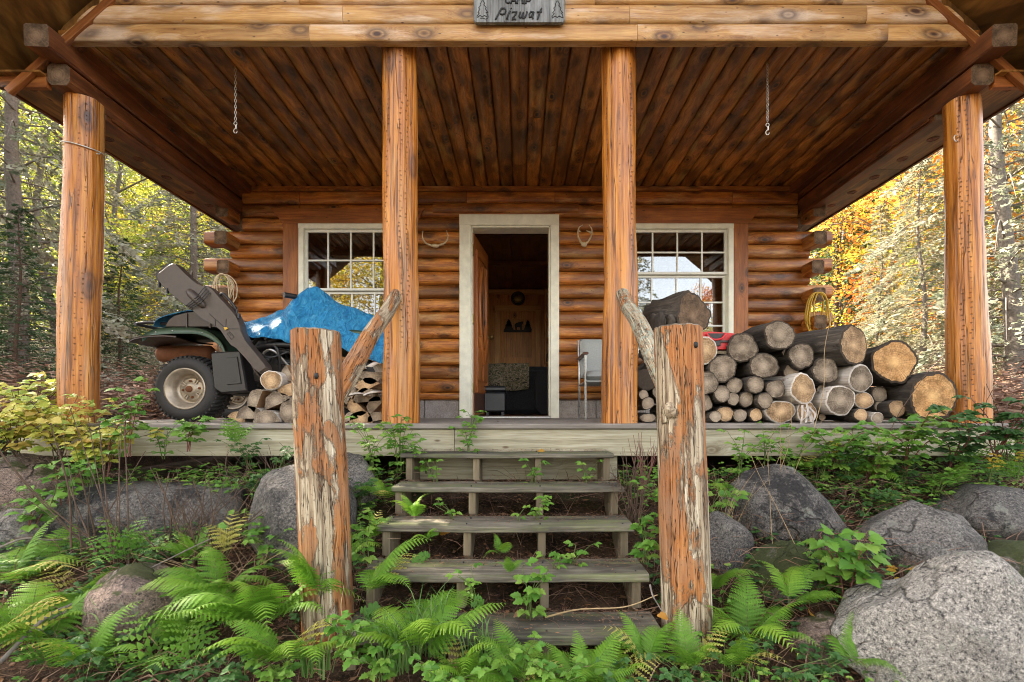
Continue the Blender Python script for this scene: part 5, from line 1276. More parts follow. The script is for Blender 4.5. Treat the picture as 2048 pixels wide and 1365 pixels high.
for px, py, D, s, n, lb in ((1020, 1150, 2.07, .13, 5, 'tiny fern sprouting on the fourth step'), (830, 1040, 2.45, .20, 6, 'small fern poking up between the second and third steps'), (1000, 1110, 2.3, .14, 4, 'small dark fern in the gap under the third step'),
      (770, 1000, 2.7, .22, 6, 'leafy fern tuft beside the left end of the second step'), (750, 1080, 2.4, .2, 6, 'feathery tuft beside the left end of the third step'), (1905, 975, 2.85, .24, 6, 'small fern behind the flat topped grey boulder'), (1750, 960, 2.95, .26, 7, 'fern tuft at the deck edge above the humped boulder'), (1610, 940, 3.0, .2, 5, 'small fern tuft above the big round boulder'), (860, 1080, 2.35, .12, 4, 'tiny fern at the back of the third step')):
    fern(px, py, D, s, n, lb, None, 0, 360, tilt=.9)
for px, py, D, s, n, lb in ((100, 1340, 1.85, .26, 6, 'broad lobed fern leaf at the lower left corner front'), (300, 1345, 1.85, .26, 5, 'coarse lobed frond below the pinkish boulder'), (250, 1120, 2.3, .28, 7, 'feathery tansy plant on the left bank beside the long twig'), (170, 1120, 2.4, .22, 6, 'feathery tansy plant behind the left fern'),
      (380, 1330, 1.8, .22, 5, 'lobed light green frond near the bottom edge left of the big fern'), (1930, 930, 2.95, .24, 7, 'feathery plant in the weeds at the right deck end'), (2020, 960, 2.8, .26, 7, 'feathery weed leaning over the far right boulder'), (470, 890, 2.95, .2, 6, 'feathery weed standing in front of the deck board near the wheel')):
    fern(px, py, D, s, n, lb, FS, 0, 360, tilt=.8, cat='plant', name='feathery_plant', gp='feathery weeds on the banks')
# --- leafy plants
G1 = 'leafy seedlings growing on and round the steps'
PL = [(1060, 1220, 2.0, .20, 4, 5, .042, 'bushy bright seedling in the centre under the fourth step'),
 (1065, 965, 2.80, .13, 3, 4, .036, 'seedling between the top two steps, right of centre'),
 (1175, 965, 2.78, .12, 3, 4, .034, 'seedling on the second step beside the right stringer'),
 (1075, 1040, 2.5, .16, 3, 5, .036, 'seedling hanging over the third step centre'),
 (1035, 1045, 2.5, .09, 2, 3, .03, 'low sprout at the back of the third step'),
 (870, 965, 2.80, .13, 3, 4, .034, 'seedling behind the left end of the second step'),
 (905, 1040, 2.5, .11, 3, 3, .033, 'seedling at the left stringer above the third step'),
 (1150, 1135, 2.25, .11, 3, 4, .036, 'seedling on the fourth step by the right inner stringer'),
 (1110, 1140, 2.2, .09, 3, 3, .034, 'low sprout on the fourth step right of the tiny fern'),
 (1290, 1110, 2.2, .20, 4, 5, .045, 'leafy shoot at the right end of the third step against the cracked post'),
 (938, 905, 3.0, .20, 4, 6, .040, 'bright creeper hanging from the deck edge below the door'),
 (945, 838, 3.06, .05, 3, 3, .036, 'low bright sprig on the deck by the door sill'),
 (735, 1110, 2.2, .20, 3, 5, .045, 'leafy weed at the left end of the fourth step'),
 (950, 1180, 2.05, .10, 3, 3, .034, 'sprout under the left half of the fourth step'),
 (1045, 1330, 1.72, .10, 3, 4, .035, 'low leafy weed at the middle of the bottom edge'),
 (1000, 1350, 1.7, .12, 3, 4, .04, 'strawberry like weed at the bottom edge left of the centre fern'),
 (700, 1300, 1.75, .14, 5, 5, .038, 'low leafy weeds right at the base of the peeling post')]
for px, py, D, h, st, nn_, lf, lb in PL:
    leafy('seedling', lb, 'plant', px, py, D, h, (0, -.03), st, nn_, lf, 'leafg', 'stem', 3, .09, G1)
G2 = 'leafy weeds along the deck edge'
for px, py, D, h, st, nn_, lf, lb, mt in ((800, 930, 2.95, .30, 7, 7, .042, 'dense green weed covering the foot of the left porch post', 'leafg'), (745, 940, 2.9, .30, 6, 7, .04, 'dense green weed beside the peeling post under the deck', 'leafg'), (855, 935, 2.95, .20, 4, 5, .04, 'green weed at the top step left end', 'leafg'), (715, 1010, 2.75, .20, 5, 6, .038, 'dark leafy weed between the peeling post and the second step', 'leafd'),
  (1480, 940, 2.95, .24, 5, 6, .038, 'green weed below the deck just right of the cracked post', 'leafg'), (1530, 920, 3.0, .22, 4, 6, .036, 'green weed in front of the deck board over the big round boulder', 'leafg'), (1430, 1030, 2.6, .15, 4, 5, .05, 'dark green leaves between the cracked post and the round boulder', 'leafg'),
  (660, 905, 3.0, .2, 4, 6, .035, 'green weed on the deck edge behind the peeling post', 'leafg'), (500, 925, 3.0, .15, 5, 6, .035, 'low weed in front of the deck board under the split wood', 'leafd'), (560, 930, 2.9, .12, 5, 5, .035, 'low weed just left of the peeling post under the deck', 'leafd'),
  (330, 905, 2.95, .2, 4, 6, .036, 'weed in front of the deck board below the bronze wheel', 'leafg'), (1690, 950, 2.9, .18, 6, 6, .035, 'green ground weed right of the round boulder top', 'leafd'), (1640, 950, 2.95, .2, 5, 6, .035, 'green weed below the deck board between two dry stalks', 'leafg'), (1800, 960, 2.9, .18, 6, 6, .036, 'ground weed above the humped boulder', 'leafd'), (1870, 980, 2.8, .16, 5, 6, .036, 'ground weed left of the flat topped boulder', 'leafg'),
  (2010, 930, 2.9, .25, 6, 7, .036, 'tangled weed at the right edge above the flat topped boulder', 'leafg'), (1360, 1345, 1.75, .08, 4, 4, .03, 'low weed at the bottom edge before the cracked post', 'leafd'), (1560, 1350, 1.8, .08, 5, 4, .03, 'low clover like weed at the bottom edge below the bright fern', 'leafd'), (480, 1340, 1.75, .10, 5, 5, .033, 'low leafy weed at the bottom edge under the drooping fern', 'leafd'),
  (230, 1330, 1.85, .12, 6, 5, .033, 'low leafy weed at the bottom edge left of the pinkish boulder', 'leafd'), (760, 1340, 1.7, .12, 6, 5, .036, 'bright low weed at the bottom edge right of the peeling post', 'leafg'), (900, 1365, 1.66, .12, 6, 5, .036, 'bright low weed at the bottom edge under the grass blades', 'leafg'), (1250, 1370, 1.66, .08, 5, 5, .03, 'low weed at the bottom edge left of the cracked post fern', 'leafd')):
    leafy('leafy_weed', lb, 'plant', px, py, D, h, (0, -.05), st, nn_, lf, mt, 'stem', 3, .18, G2)
# raspberry canes, maple, shrubs
leafy('raspberry_cane', 'raspberry shoot with reddish stems in front of the speckled humped boulder', 'plant', 1690, 1250, 2.12, .42, (.0, -.05), 4, 8, .065, 'leafg', 'redtwig', 3, .18, None, 5, .18, .42, .004, start=.5)
for px, py, D, h, st, lb in ((1740, 960, 2.9, .36, 6, 'maple like bush covering the foot of the leaning orange logs'), (1810, 930, 2.85, .32, 5, 'leafy bush in front of the largest orange faced log'), (1660, 930, 2.95, .22, 4, 'leafy sprays in front of the big hollow log'), (1900, 920, 2.85, .30, 5, 'leafy sprays at the foot of the right outer porch post'), (1990, 900, 2.75, .34, 6, 'leafy bush at the right edge beyond the porch post')):
    leafy('leafy_bush', lb, 'bush', px, py, D, h, (-.02, -.12), st, 9, .062, 'leafg' if px < 1900 else 'leafd', 'redtwig', 5, .40, 'leafy bushes at the right end of the deck', 4, .22, .34, .0035)
for px, py, D, h, st, lb, yl in ((35, 900, 2.9, .36, 9, 'yellowing shrub in the far left corner over the brownish boulder', .6), (120, 905, 2.85, .34, 9, 'yellow and green shrub in front of the left outer porch post', .5), (185, 925, 2.8, .26, 7, 'golden leaved shrub at the left end of the deck board', .7), (60, 860, 3.3, .40, 8, 'pale lime shrub behind the left corner shrub', .2)):
    leafy('yellowing_shrub', lb, 'shrub', px, py, D, h, (0, -.03), st, 10, .060, 'leafy', 'twig', 3, .40, 'yellowing shrubs at the left of the deck', 4, .15, .42, .003, yl)
for px, py, D, h, lean, lb in ((255, 900, 2.75, .42, (.02, 0), 'tall weed with a reddish stem in front of the deck left end'), (215, 940, 2.8, .36, (.05, 0), 'leafy sprig leaning right beside the reddish stem'), (380, 890, 2.9, .18, (0, 0), 'weed sprig in front of the wheel'), (130, 1000, 2.6, .26, (.0, 0), 'green raspberry leaves over the long dark boulder left end'), (60, 1060, 2.5, .24, (.05, 0), 'raspberry leaves above the tall left fern')):
    leafy('raspberry_cane', lb, 'plant', px, py, D, h, lean, 3, 7, .055, 'leafg', 'redtwig', 3, .12, None, 5, .18, .42, .0035, start=.3)
leafy('yellow_sprig', 'spray of golden leaves lying in the hollow above the largest pale boulder', 'plant', 1800, 1165, 2.2, .07, (.05, 0), 3, 5, .04, 'goldleaf', 'twig', 1, .08)
for px, py, D, h, lb in ((1975, 960, 2.7, .16, 'yellow goldenrod flower leaning over the flat topped boulder'), (2040, 950, 2.7, .2, 'yellow goldenrod flower at the right edge'), (1670, 925, 2.9, .12, 'yellow leaf spray below the deck board under the hollow log')):
    leafy('goldenrod', lb, 'flower', px, py, D, h, (0, -.03), 2, 8, .022, 'goldleaf', 'stem', 3, .05, start=.6)
for px, py, D, r_, lb in ((845, 1118, 2.28, .032, 'round crinkled leaf plant on the fourth step left side'), (953, 1205, 2.0, .022, 'small round leaf under the fourth step'), (735, 1225, 1.95, .026, 'round leaf plant low beside the peeling post')):
    m = MB(); c = P(px, py, D)
    for k in range(4):
        cc = c+Vector((U(-.03, .03), U(-.02, .03), U(-.01, .02))); R = r_*(1 if k == 0 else .6); vs = [cc+Vector((0, 0, -.006))]+[cc+Vector((R*cos(a)*(1+.08*sin(8*a)), R*.55*sin(a), R*.8*sin(a)+.006*sin(6*a))) for a in [2*pi*i/36 for i in range(36)]]
        m.add(vs, [(0, i+1, (i+1) % 36+1) for i in range(36)], 0, True, rnd=U(0, .4))
        tube(m, [cc, c+Vector((0, .02, -.06))], .0015, 4, 1)
    tag(m.build('round_leaf_plant', ['leafg', 'stem'], base=c), lb, 'plant')
# more growth on the banks
for px, py, D, s, n, lb in ((390, 1120, 2.3, .26, 7, 'fern just left of the yellow dying frond'), (700, 1120, 2.3, .24, 6, 'fern at the left end of the third step beside the peeling post'), (1640, 1190, 2.2, .22, 6, 'small fern between the mossy boulder and the reddish shoot'), (1470, 1000, 2.75, .2, 6, 'fern squeezed between the cracked post and the round boulder'),
      (1240, 1372, 1.7, .24, 6, 'fern at the bottom edge under the right end of the lowest step'), (930, 1375, 1.66, .28, 7, 'fern at the bottom edge just left of the centre fern'), (350, 1300, 1.95, .26, 6, 'fern at the front of the pinkish boulder'), (1390, 1345, 1.75, .24, 6, 'fern at the very foot of the cracked post'), (180, 1340, 1.8, .3, 7, 'fern at the bottom edge right of the lower left corner')):
    fern(px, py, D, s, n, lb, None, 0, 360, tilt=.8)
for px, py, D, h, st, nn_, lf, lb, mt in ((450, 1010, 2.8, .16, 6, 6, .034, 'green weed trailing over the long dark boulder right end', 'leafg'), (180, 960, 2.8, .2, 6, 6, .04, 'green leaves on top of the long dark boulder left end', 'leafg'), (330, 1130, 2.35, .16, 6, 6, .034, 'dark weed under the bare twigs on the left bank', 'leafd'), (640, 1000, 2.7, .2, 5, 6, .036, 'weed against the peeling post in front of the angled boulder', 'leafg'),
  (1760, 1010, 2.75, .14, 6, 6, .032, 'ground weed behind the speckled humped boulder', 'leafd'), (1580, 950, 2.95, .22, 6, 6, .036, 'weed over the top of the round boulder', 'leafg'), (1700, 1190, 2.25, .12, 5, 5, .032, 'small weed in the hollow beside the reddish canes', 'leafd'), (1330, 1030, 2.5, .2, 5, 6, .036, 'weed behind the cracked post beside the bundle of bare stems', 'leafg'), (1120, 1365, 1.66, .1, 6, 5, .036, 'bright low weed at the bottom edge right of the centre fern', 'leafg'),
  (560, 1345, 1.74, .1, 6, 5, .034, 'bright low weed under the low drooping fern', 'leafg'), (1480, 1290, 1.9, .08, 6, 5, .03, 'low dark weed right of the cracked post base', 'leafd'), (1640, 1340, 1.85, .08, 6, 5, .028, 'tiny weed at the lower left of the largest pale boulder', 'leafd')):
    leafy('leafy_weed', lb, 'plant', px, py, D, h, (0, -.05), st, nn_, lf, mt, 'stem', 3, .18, G2)
for k, (px, py, D) in enumerate(((1028, 1232, 2.02), (1620, 1230, 2.05), (1335, 1235, 1.95), (880, 1068, 2.4), (1090, 905, 3.0))):
    m = MB(); c = P(px, py, D); leaflet(m, c, Vector((U(-1, 1), -.4, .4)), Vector((.2, -.6, .8)), .05, .018, U(.4, 1), ns=4)
    tag(m.build('fallen_leaf', 'orangeleaf' if k else 'deadleaf', base=c), ('curled brown leaf on the lowest step below the bushy seedling', 'orange leaf caught by the mossy boulder', 'orange leaf at the foot of the cracked post', 'orange leaf on the third step left half', 'orange leaf on the top step against the deck board')[k], 'leaf')
# grass tufts
def tuft(px, py, D, n, h, label, mat='grass', sp=.06):
    c = P(px, py, D); m = MB()
    for k in range(n):
        a = U(0, 2*pi); b0 = c+Vector((U(-sp, sp), U(-sp, sp)*.6, -.02)); l = h*U(.5, 1.1); o = l*U(.15, .6)
        pts = spline([b0, b0+Vector((cos(a)*o*.3, sin(a)*o*.3, l*.6)), b0+Vector((cos(a)*o, sin(a)*o, l*U(.55, .95)))], 7); w_ = U(.0022, .0042); rn = U(0, 1)
        sd = Vector((-sin(a), cos(a), 0)) if abs(cos(a)) < .7 else Vector((0, 1, 0)); sd = (sd+Vector((.5, 0, 0))).normalized()
        vs = [];
        for i, p in enumerate(pts): ww = w_*(1-(i/7)**2.5); vs += [p-sd*ww, p+sd*ww]
        m.add(vs, [(2*i, 2*i+1, 2*i+3, 2*i+2) for i in range(7)], 0, False, rnd=rn)
    return tag(m.build('grass_tuft', mat, base=c), label, 'grass tuft', 'grass tufts by the steps')
tuft(860, 1300, 1.78, 60, .30, 'tall tuft of grass blades in front of the lowest step left half')
tuft(790, 1330, 1.72, 50, .26, 'tuft of long grass at the bottom edge right of the peeling post')
tuft(960, 1340, 1.74, 30, .24, 'sparse grass blades left of the centre fern')
tuft(630, 1340, 1.74, 24, .18, 'short grass at the foot of the peeling post')
tuft(215, 1280, 1.95, 24, .2, 'thin grass left of the pinkish boulder')
tuft(1480, 1360, 1.78, 20, .12, 'short grass at the bottom edge right of the cracked post')
leafy('leafy_weed', 'trailing weed low in front of the tall angled boulder, left of the peeling post', 'plant', 540, 1120, 2.35, .22, (0, -.05), 7, 6, .036, 'leafg', 'stem', 3, .2, G2)
leafy('leafy_weed', 'dark weed tumbling over the shoulder of the tall angled boulder', 'plant', 520, 985, 2.75, .14, (0, -.06), 6, 6, .034, 'leafd', 'stem', 3, .2, G2)
# bare stems, dead brush, fallen sticks
def brush(px, py, D, n, h, label, mat='twig', sp=.12, r=.004, lean=(0, 0), name='bare_bush', cat='bare bush', fork=.6):
    c = P(px, py, D); m = MB()
    for k in range(n):
        b0 = c+Vector((U(-sp, sp)*.5, U(-sp, sp)*.5, -.06)); tp = c+Vector((U(-sp, sp)*2+lean[0], U(-sp, sp)+lean[1], h*U(.5, 1.1)))
        pts = spline([b0, b0.lerp(tp, .5)+rv3(.03), tp], 10); rr_ = r*U(.5, 1.2); tube(m, pts, [lerp(rr_, rr_*.4, i/10) for i in range(11)], 5)
        if rng.random() < fork: q = pts[U(0, 1) > .5 and 5 or 6]; e = q+Vector((U(-.1, .1), U(-.05, .05), U(.03, .14))); tube(m, [q, (q+e)/2+rv3(.01), e], rr_*.45, 4)
    return tag(m.build(name, mat, base=c), label, cat)
brush(410, 1110, 2.35, 22, .40, 'dark bare twigs standing over the long dark boulder', sp=.16)
brush(330, 1100, 2.4, 14, .36, 'dark bare stalks left of the yellow dying fern', sp=.2)
brush(1265, 1030, 2.6, 26, .34, 'bundle of dark bare stems beside the cracked post at the second step', sp=.06, r=.0035)
brush(1290, 960, 2.85, 14, .28, 'reddish bare stems at the deck edge behind the cracked post', 'redtwig', .05, .003)
brush(240, 1130, 2.3, 6, .75, 'tall brown canes rising left of the quad bike wheel', 'twig', .10, .0045, (-.10, 0), fork=.3)
brush(1555, 960, 2.75, 7, .45, 'dry pale grass stalks bending over the big round boulder', 'straw', .14, .0018, (.0, -.05), fork=0)
brush(1700, 1260, 2.1, 10, .22, 'reddish thorny canes between the bright fern and the pale boulder', 'redtwig', .16, .004)
brush(1830, 1180, 2.2, 14, .10, 'tangle of dead twigs in the hollow beside the yellow leaves', 'twig', .16, .003)
brush(1990, 900, 2.8, 8, .35, 'brown dried stalks at the right edge of the bank', 'twig', .14, .003)
brush(520, 960, 2.8, 22, .18, 'dead brown stalks under the deck left of the peeling post', 'twig', .22, .0025)
brush(1440, 1060, 2.5, 14, .28, 'fine dead stalks right beside the cracked post', 'straw', .10, .0016)
def stick(p0, p1, r, label, mat='greytwig', bow=.03):
    a, b = P(*p0), P(*p1); m = MB(); tube(m, spline([a, a.lerp(b, .35)+rv3(bow), a.lerp(b, .7)+rv3(bow), b], 20), [lerp(r, r*.5, i/20) for i in range(21)], 7)
    tag(m.build('stick', mat, base=a), label, 'stick')
brush(180, 1080, 2.35, 9, .55, 'brown canes fanning out left of the reddish stem', 'twig', .2, .0045, (-.12, 0), fork=.4)
brush(470, 1150, 2.25, 18, .16, 'heap of fine dead stalks under the yellow dying frond', 'straw', .2, .002)
brush(640, 960, 2.8, 14, .2, 'dead stalks right behind the peeling post under the deck', 'twig', .14, .0025)
brush(1690, 1000, 2.8, 16, .2, 'dead brown stalks in the weeds right of the round boulder', 'twig', .22, .002)
brush(1500, 1240, 2.15, 14, .2, 'fine dry stalks in front of the mossy boulder', 'straw', .14, .0016)
stick((0, 1325, 1.75), (255, 1130, 2.2), .008, 'long grey stick slanting up from the lower left corner')
stick((100, 1240, 1.95), (720, 940, 2.75), .004, 'thin long twig running up toward the deck behind the peeling post')
stick((0, 1095, 2.3), (150, 1075, 2.4), .006, 'short dark stick arching from the left edge')
stick((1090, 1235, 2.0), (1315, 1190, 2.0), .004, 'thin pale stick lying under the fourth step right half', 'straw')
stick((710, 1060, 2.4), (870, 1045, 2.45), .003, 'straw lying across the left end of the third step', 'straw')
stick((1625, 870, 2.95), (1665, 620, 3.1), .0025, 'tall dry straw standing before the woodpile', 'straw')
stick((1770, 900, 2.95), (1855, 745, 3.05), .0025, 'dark thin twig crossing the orange faced logs', 'twig')
stick((700, 1330, 1.72), (688, 1170, 1.86), .0025, 'dry straw leaning on the peeling post', 'straw')
stick((1300, 1170, 2.0), (1325, 1225, 1.95), .004, 'short brown stick between the fourth step and the cracked post')
stick((1590, 1090, 2.35), (1500, 905, 2.8), .0018, 'long fine dry stem drooping over the round boulder', 'straw')
stick((1555, 1190, 2.2), (1535, 905, 2.8), .0018, 'second fine dry stem crossing the round boulder', 'straw')

# ================================================================ LITTER AND GROUND COVER (uncountable)
def scatter(name, mat, n, fn, sz, asp, label=None, flat=.35, curl=True):
    m = MB()
    for k in range(n):
        p = fn()
        if p is None: continue
        a = U(0, 2*pi); d = Vector((cos(a), sin(a), U(-flat, flat))).normalized(); s = Vector((-sin(a), cos(a), U(-flat, flat))).normalized()
        l = sz*U(.5, 1.3); w_ = l*asp*U(.6, 1.2); c = Vector(p)+Vector((0, 0, U(.0, .012))); up = Vector((0, 0, l*.25*U(0, 1)))
        m.add([c-d*l, c-s*w_+up*.3, c+d*l+up, c+s*w_+up*.3], [(0, 1, 2, 3)], 0, False, rnd=U(0, 1))
    return tag(m.build(name, mat), kind='stuff')
def g1():
    y = U(1.4, 4.4); x = U(-5.5, 5.5)
    if y > 3.1 and abs(x) < 3.3: y = U(1.5, 3.1)
    return (x, y, gh(x, y)+.004)
scatter('leaf_litter', 'deadleaf', 20000, g1, .018, .5)
scatter('needle_litter', 'bracken', 18000, g1, .035, .035)
def g2():
    i = rng.randrange(5); y, z_, t = TR[i]; z_ += .001; f = abs(U(-1, 1))**.5; return (U(-.69, .55), y+.07+f*.16, z_+.001) if rng.random() < .8 else (U(-.69, .55), y+U(.01, .23), z_+.001)
scatter('step_litter', 'deadleaf', 2200, g2, .008, .4, flat=.2); scatter('step_needles', 'bracken', 2600, g2, .018, .05, flat=.15)
def g3():
    x = U(-3.0, 3.0); return (x, 3.06+abs(U(-1, 1))*.3, .001)
scatter('deck_litter', 'deadleaf', 500, g3, .010, .4, flat=.1)
def cover(name, mat, n, fn, lf):
    m = MB()
    for k in range(n):
        p = fn(); 
        if p is None: continue
        p = Vector(p); h = U(.02, .09); a = U(0, 6.28); tp = p+Vector((U(-.02, .02), U(-.02, .02), h))
        for j in range(3):
            aa = a+j*2.1; d = Vector((cos(aa), sin(aa)-.2, U(-.1, .5))).normalized(); leaflet(m, tp, d, Vector((0, -.4, 1))+rv3(.4), lf*U(.6, 1.2), lf*.34, U(0, 1), ns=2, serr=.1)
    return tag(m.build(name, mat), kind='stuff')
def gc():
    for _ in range(9):
        y = U(1.5, 3.6); x = U(-5.0, 5.0)
        if (-.75 < x < .62 and y > 1.75) or (abs(x) < 3.2 and y > 3.2): continue
        if noise.noise(Vector((x*1.6, y*1.6, 5))) < -.12: continue
        return (x, y, gh(x, y))
cover('ground_cover', 'leafd', 6000, gc, .026)
def gc3():
    for _ in range(9):
        y = U(1.6, 3.1); x = U(-3.0, 3.2)
        if -.75 < x < .62 and y > 1.75: continue
        if noise.noise(Vector((x*2.1, y*2.1, 15))) < .05: continue
        return (x, y, gh(x, y)+U(0, .06))
cover('bright_ground_cover', 'leafg', 1500, gc3, .022)
m = MB()
for k in range(5200):
    y = U(1.6, 3.1); x = U(-3.0, 3.1)
    if -.72 < x < .6 and rng.random() < .7: continue
    p = Vector((x, y, gh(x, y)+U(0, .03))); a = U(0, 6.28); L = U(.05, .36); e = p+Vector((cos(a)*L, sin(a)*L*.8, U(-.01, .16))); mm_ = (p+e)/2+Vector((0, 0, U(0, .06))); w_ = U(.0006, .0016); s = Vector((-sin(a)*w_, cos(a)*w_, w_))
    m.add([p-s, p+s, mm_+s, mm_-s, e], [(0, 1, 2, 3), (3, 2, 4)], 0, False, rnd=U(0, 1))
tag(m.build('dry_grass', 'bracken'), kind='stuff')
def gc2():
    x = U(-3.1, 3.2); y = U(2.75, 3.08); return None if -.7 < x < .6 else (x, y, gh(x, y)+U(0, .08))
cover('deck_edge_weeds', 'leafg', 1300, gc2, .028)
def gu():
    s = rng.choice((-1, 1)); y = U(3.4, 14); x = s*(max(3.3, y*.45)+U(0, y*.75)); return (x, y, gh(x, y)+U(0, .10))
def bracken(n):
    m = MB()
    for k in range(n):
        p = gu(); p = Vector(p); h = U(.1, .55); a = U(0, 6.28); tp = p+Vector((cos(a)*h*.6, sin(a)*h*.6, h))
        for q in range(7):
            c = p.lerp(tp, (q+1)/7); L_ = h*.35*(1-q/9)
            for s in (-1, 1):
                d = Vector((-sin(a)*s, cos(a)*s, U(-.5, .3))).normalized(); sd = Vector((cos(a), sin(a), .3))*L_*.16
                m.add([c, c+d*L_*.5+sd, c+d*L_, c+d*L_*.5-sd], [(0, 1, 2, 3)], 0, False, rnd=U(0, 1))
    return tag(m.build('dead_bracken', 'bracken'), kind='stuff')
bracken(4200)
scatter('forest_litter', 'deadleaf', 9000, gu, .05, .6, flat=.9)

# ================================================================ TREES
def limb(m, pts, r0, r1, n=6): k = len(pts)-1; tube(m, pts, [lerp(r0, r1, (i/k)**.8) for i in range(k+1)], n)
def conifer(name, seed, h, rad, mats, nb, ntw, zmin=.04, droop=.35, tw=.09, dens=1.0):
    r_ = random.Random(seed); m = MB(); lf = MB(); bt = MB()
    limb(m, [Vector((.06*h*.1*sin(i*.7+seed), .05*sin(i), h*i/12)) for i in range(13)], .011*h+.03, .01, 9)
    for b in range(nb):
        t = zmin+(1-zmin)*(b/nb)**.95; z_ = h*t; az = b*2.399+r_.uniform(-.3, .3); L = rad*((1-t)**.75)*r_.uniform(.6, 1.12)+.12
        d = Vector((cos(az), sin(az), 0)); p0 = Vector((0, 0, z_))
        pts = spline([p0, p0+d*L*.5+Vector((0, 0, L*.04)), p0+d*L+Vector((0, 0, -L*droop))], 8)
        limb(bt, pts, .005+.009*L, .002, 5)
        for k in range(int(ntw*max(.35, L/rad))):
            u = r_.uniform(.12, 1)**.8; i = min(7, int(u*8)); q = pts[i].lerp(pts[i+1], u*8-i); sd = Vector((-d.y, d.x, 0))*r_.choice((-1, 1))
            spn = L*.42*(1.1-u)*r_.uniform(.1, 1); q = q+sd*spn+Vector((0, 0, -spn*.35+r_.uniform(-.05, .03)))
            dd = (sd*.6+d*.7+Vector((0, 0, r_.uniform(-.6, .15)))).normalized()
            l = tw*r_.uniform(.6, 1.4); rn = min(1, max(0, .5+.5*noise.noise(Vector((q.x*1.7, q.y*1.7, q.z*1.7+seed)))*1.8+r_.uniform(-.15, .15)))
            for g in range(3):
                pp = q+dd*l*g*.33; n1 = Vector((r_.uniform(-1, 1), r_.uniform(-1, 1), r_.uniform(-.6, .6))).normalized()*l*.36
                lf.add([pp-dd*l*.12, pp+n1+dd*l*.3, pp+dd*l*.55, pp-n1+dd*l*.3], [(0, 1, 2), (0, 2, 3)], 0, False, rnd=rn)
    t = thing(name, '', 'tree'); m.build('trunk', mats[0], t); bt.build('branches', mats[0], t); lf.build('crown', mats[1], t); return t
def broadleaf(name, seed, h, rad, mats, nl, z0=.25, leaf=.05):
    r_ = random.Random(seed); m = MB(); lf = MB(); ends = []
    limb(m, [Vector((.25*sin(i*.5+seed), .2*sin(i*.4), h*.85*i/12)) for i in range(13)], .009*h+.03, .015, 9)
    def br(p, d, L, r, lv):
        e = p+d*L; mid = (p+e)/2+Vector((r_.uniform(-.1, .1), r_.uniform(-.1, .1), r_.uniform(0, .1)))*L; pts = spline([p, mid, e], 5); limb(m, pts, r, r*.4, 5)
        if lv == 0: ends.append((mid, L)); ends.append((e, L)); return
        for k in range(3+(lv > 1)): dd = (d*.8+Vector((r_.uniform(-1, 1), r_.uniform(-1, 1), r_.uniform(-.4, .8)))*.9).normalized(); br(pts[r_.randrange(2, 6)], dd, L*r_.uniform(.45, .7), r*.5, lv-1)
    for b in range(22):
        t = z0+(1-z0)*b/22; az = b*2.4+r_.uniform(-.3, .3); L = rad*(sin(pi*min(.97, .22+.72*(b/22)))**.6)*r_.uniform(.5, .8)
        br(Vector((.25*sin(t*6+seed), .2*sin(t*4.8), h*.85*t)), Vector((cos(az), sin(az), r_.uniform(.1, .6))).normalized(), L, .012+.008*L, 2)
    for k in range(nl):
        c, L = ends[r_.randrange(len(ends))]; sp = .12+L*.45; q = c+Vector((r_.gauss(0, 1), r_.gauss(0, 1), r_.gauss(0, .8)))*sp*.7
        l = leaf*r_.uniform(.6, 1.3); a = Vector((r_.uniform(-1, 1), r_.uniform(-1, 1), r_.uniform(-.6, .4))).normalized(); s = a.cross(Vector((r_.uniform(-1, 1), r_.uniform(-1, 1), r_.uniform(-1, 1)))).normalized()
        rn = min(1, max(0, .5+.9*noise.noise(Vector((q.x*.9, q.y*.9, q.z*.9+seed)))+r_.uniform(-.2, .2)))
        lf.add([q-a*l, q+s*l*.55, q+a*l, q-s*l*.55], [(0, 1, 2, 3)], 0, False, rnd=rn)
    t = thing(name, '', 'tree'); m.build('trunk', mats[0], t); lf.build('crown', mats[1], t); return t
T = {
 'sp': conifer('spruce_tree', 1, 10, 2.3, ('greytwig', 'needlegrey'), 120, 130, .05, .35, .10),
 'sp2': conifer('spruce_tree', 2, 9, 1.9, ('greytwig', 'needletan'), 120, 130, .05, .3, .09),
 'fir': conifer('fir_tree', 3, 7, 1.6, ('twig', 'needle'), 110, 120, .03, .1, .08),
 'yl': broadleaf('birch_tree', 5, 9, 2.6, ('greytwig', 'limeleaf'), 15000, .12, .042),
 'gold': broadleaf('golden_birch_tree', 6, 9, 2.6, ('greytwig', 'goldleaf'), 15000, .12, .045),
 'or': broadleaf('maple_tree', 7, 8.5, 2.6, ('greytwig', 'orangeleaf'), 14000, .12, .048),
}
NM = dict(sp='spruce_tree', sp2='spruce_tree', fir='fir_tree', yl='birch_tree', gold='golden_birch_tree', **{'or': 'maple_tree'})
KD = dict(sp='grey lichened spruce', sp2='pale tan spruce', fir='dark green fir', yl='yellow green birch', gold='golden birch', **{'or': 'orange maple'})
used = {k: False for k in T}
def tree(k, px, D, label, sc=1.0, gp=None, base=True):
    o = T[k]
    if used[k]: o = copy_tree(o)
    used[k] = True
    x = (px-VX)/F*D
    o.location = (x, D, gh(x, D)-.05); o.rotation_euler = (U(-.03, .03), U(-.03, .03), U(0, 6.28)); o.scale = (sc, sc, sc*U(.95, 1.1)); o['label'] = label; o['category'] = 'tree'
    if gp: o['group'] = gp
    return o
GL, GR = 'trees standing left of the cabin', 'trees standing right of the cabin'
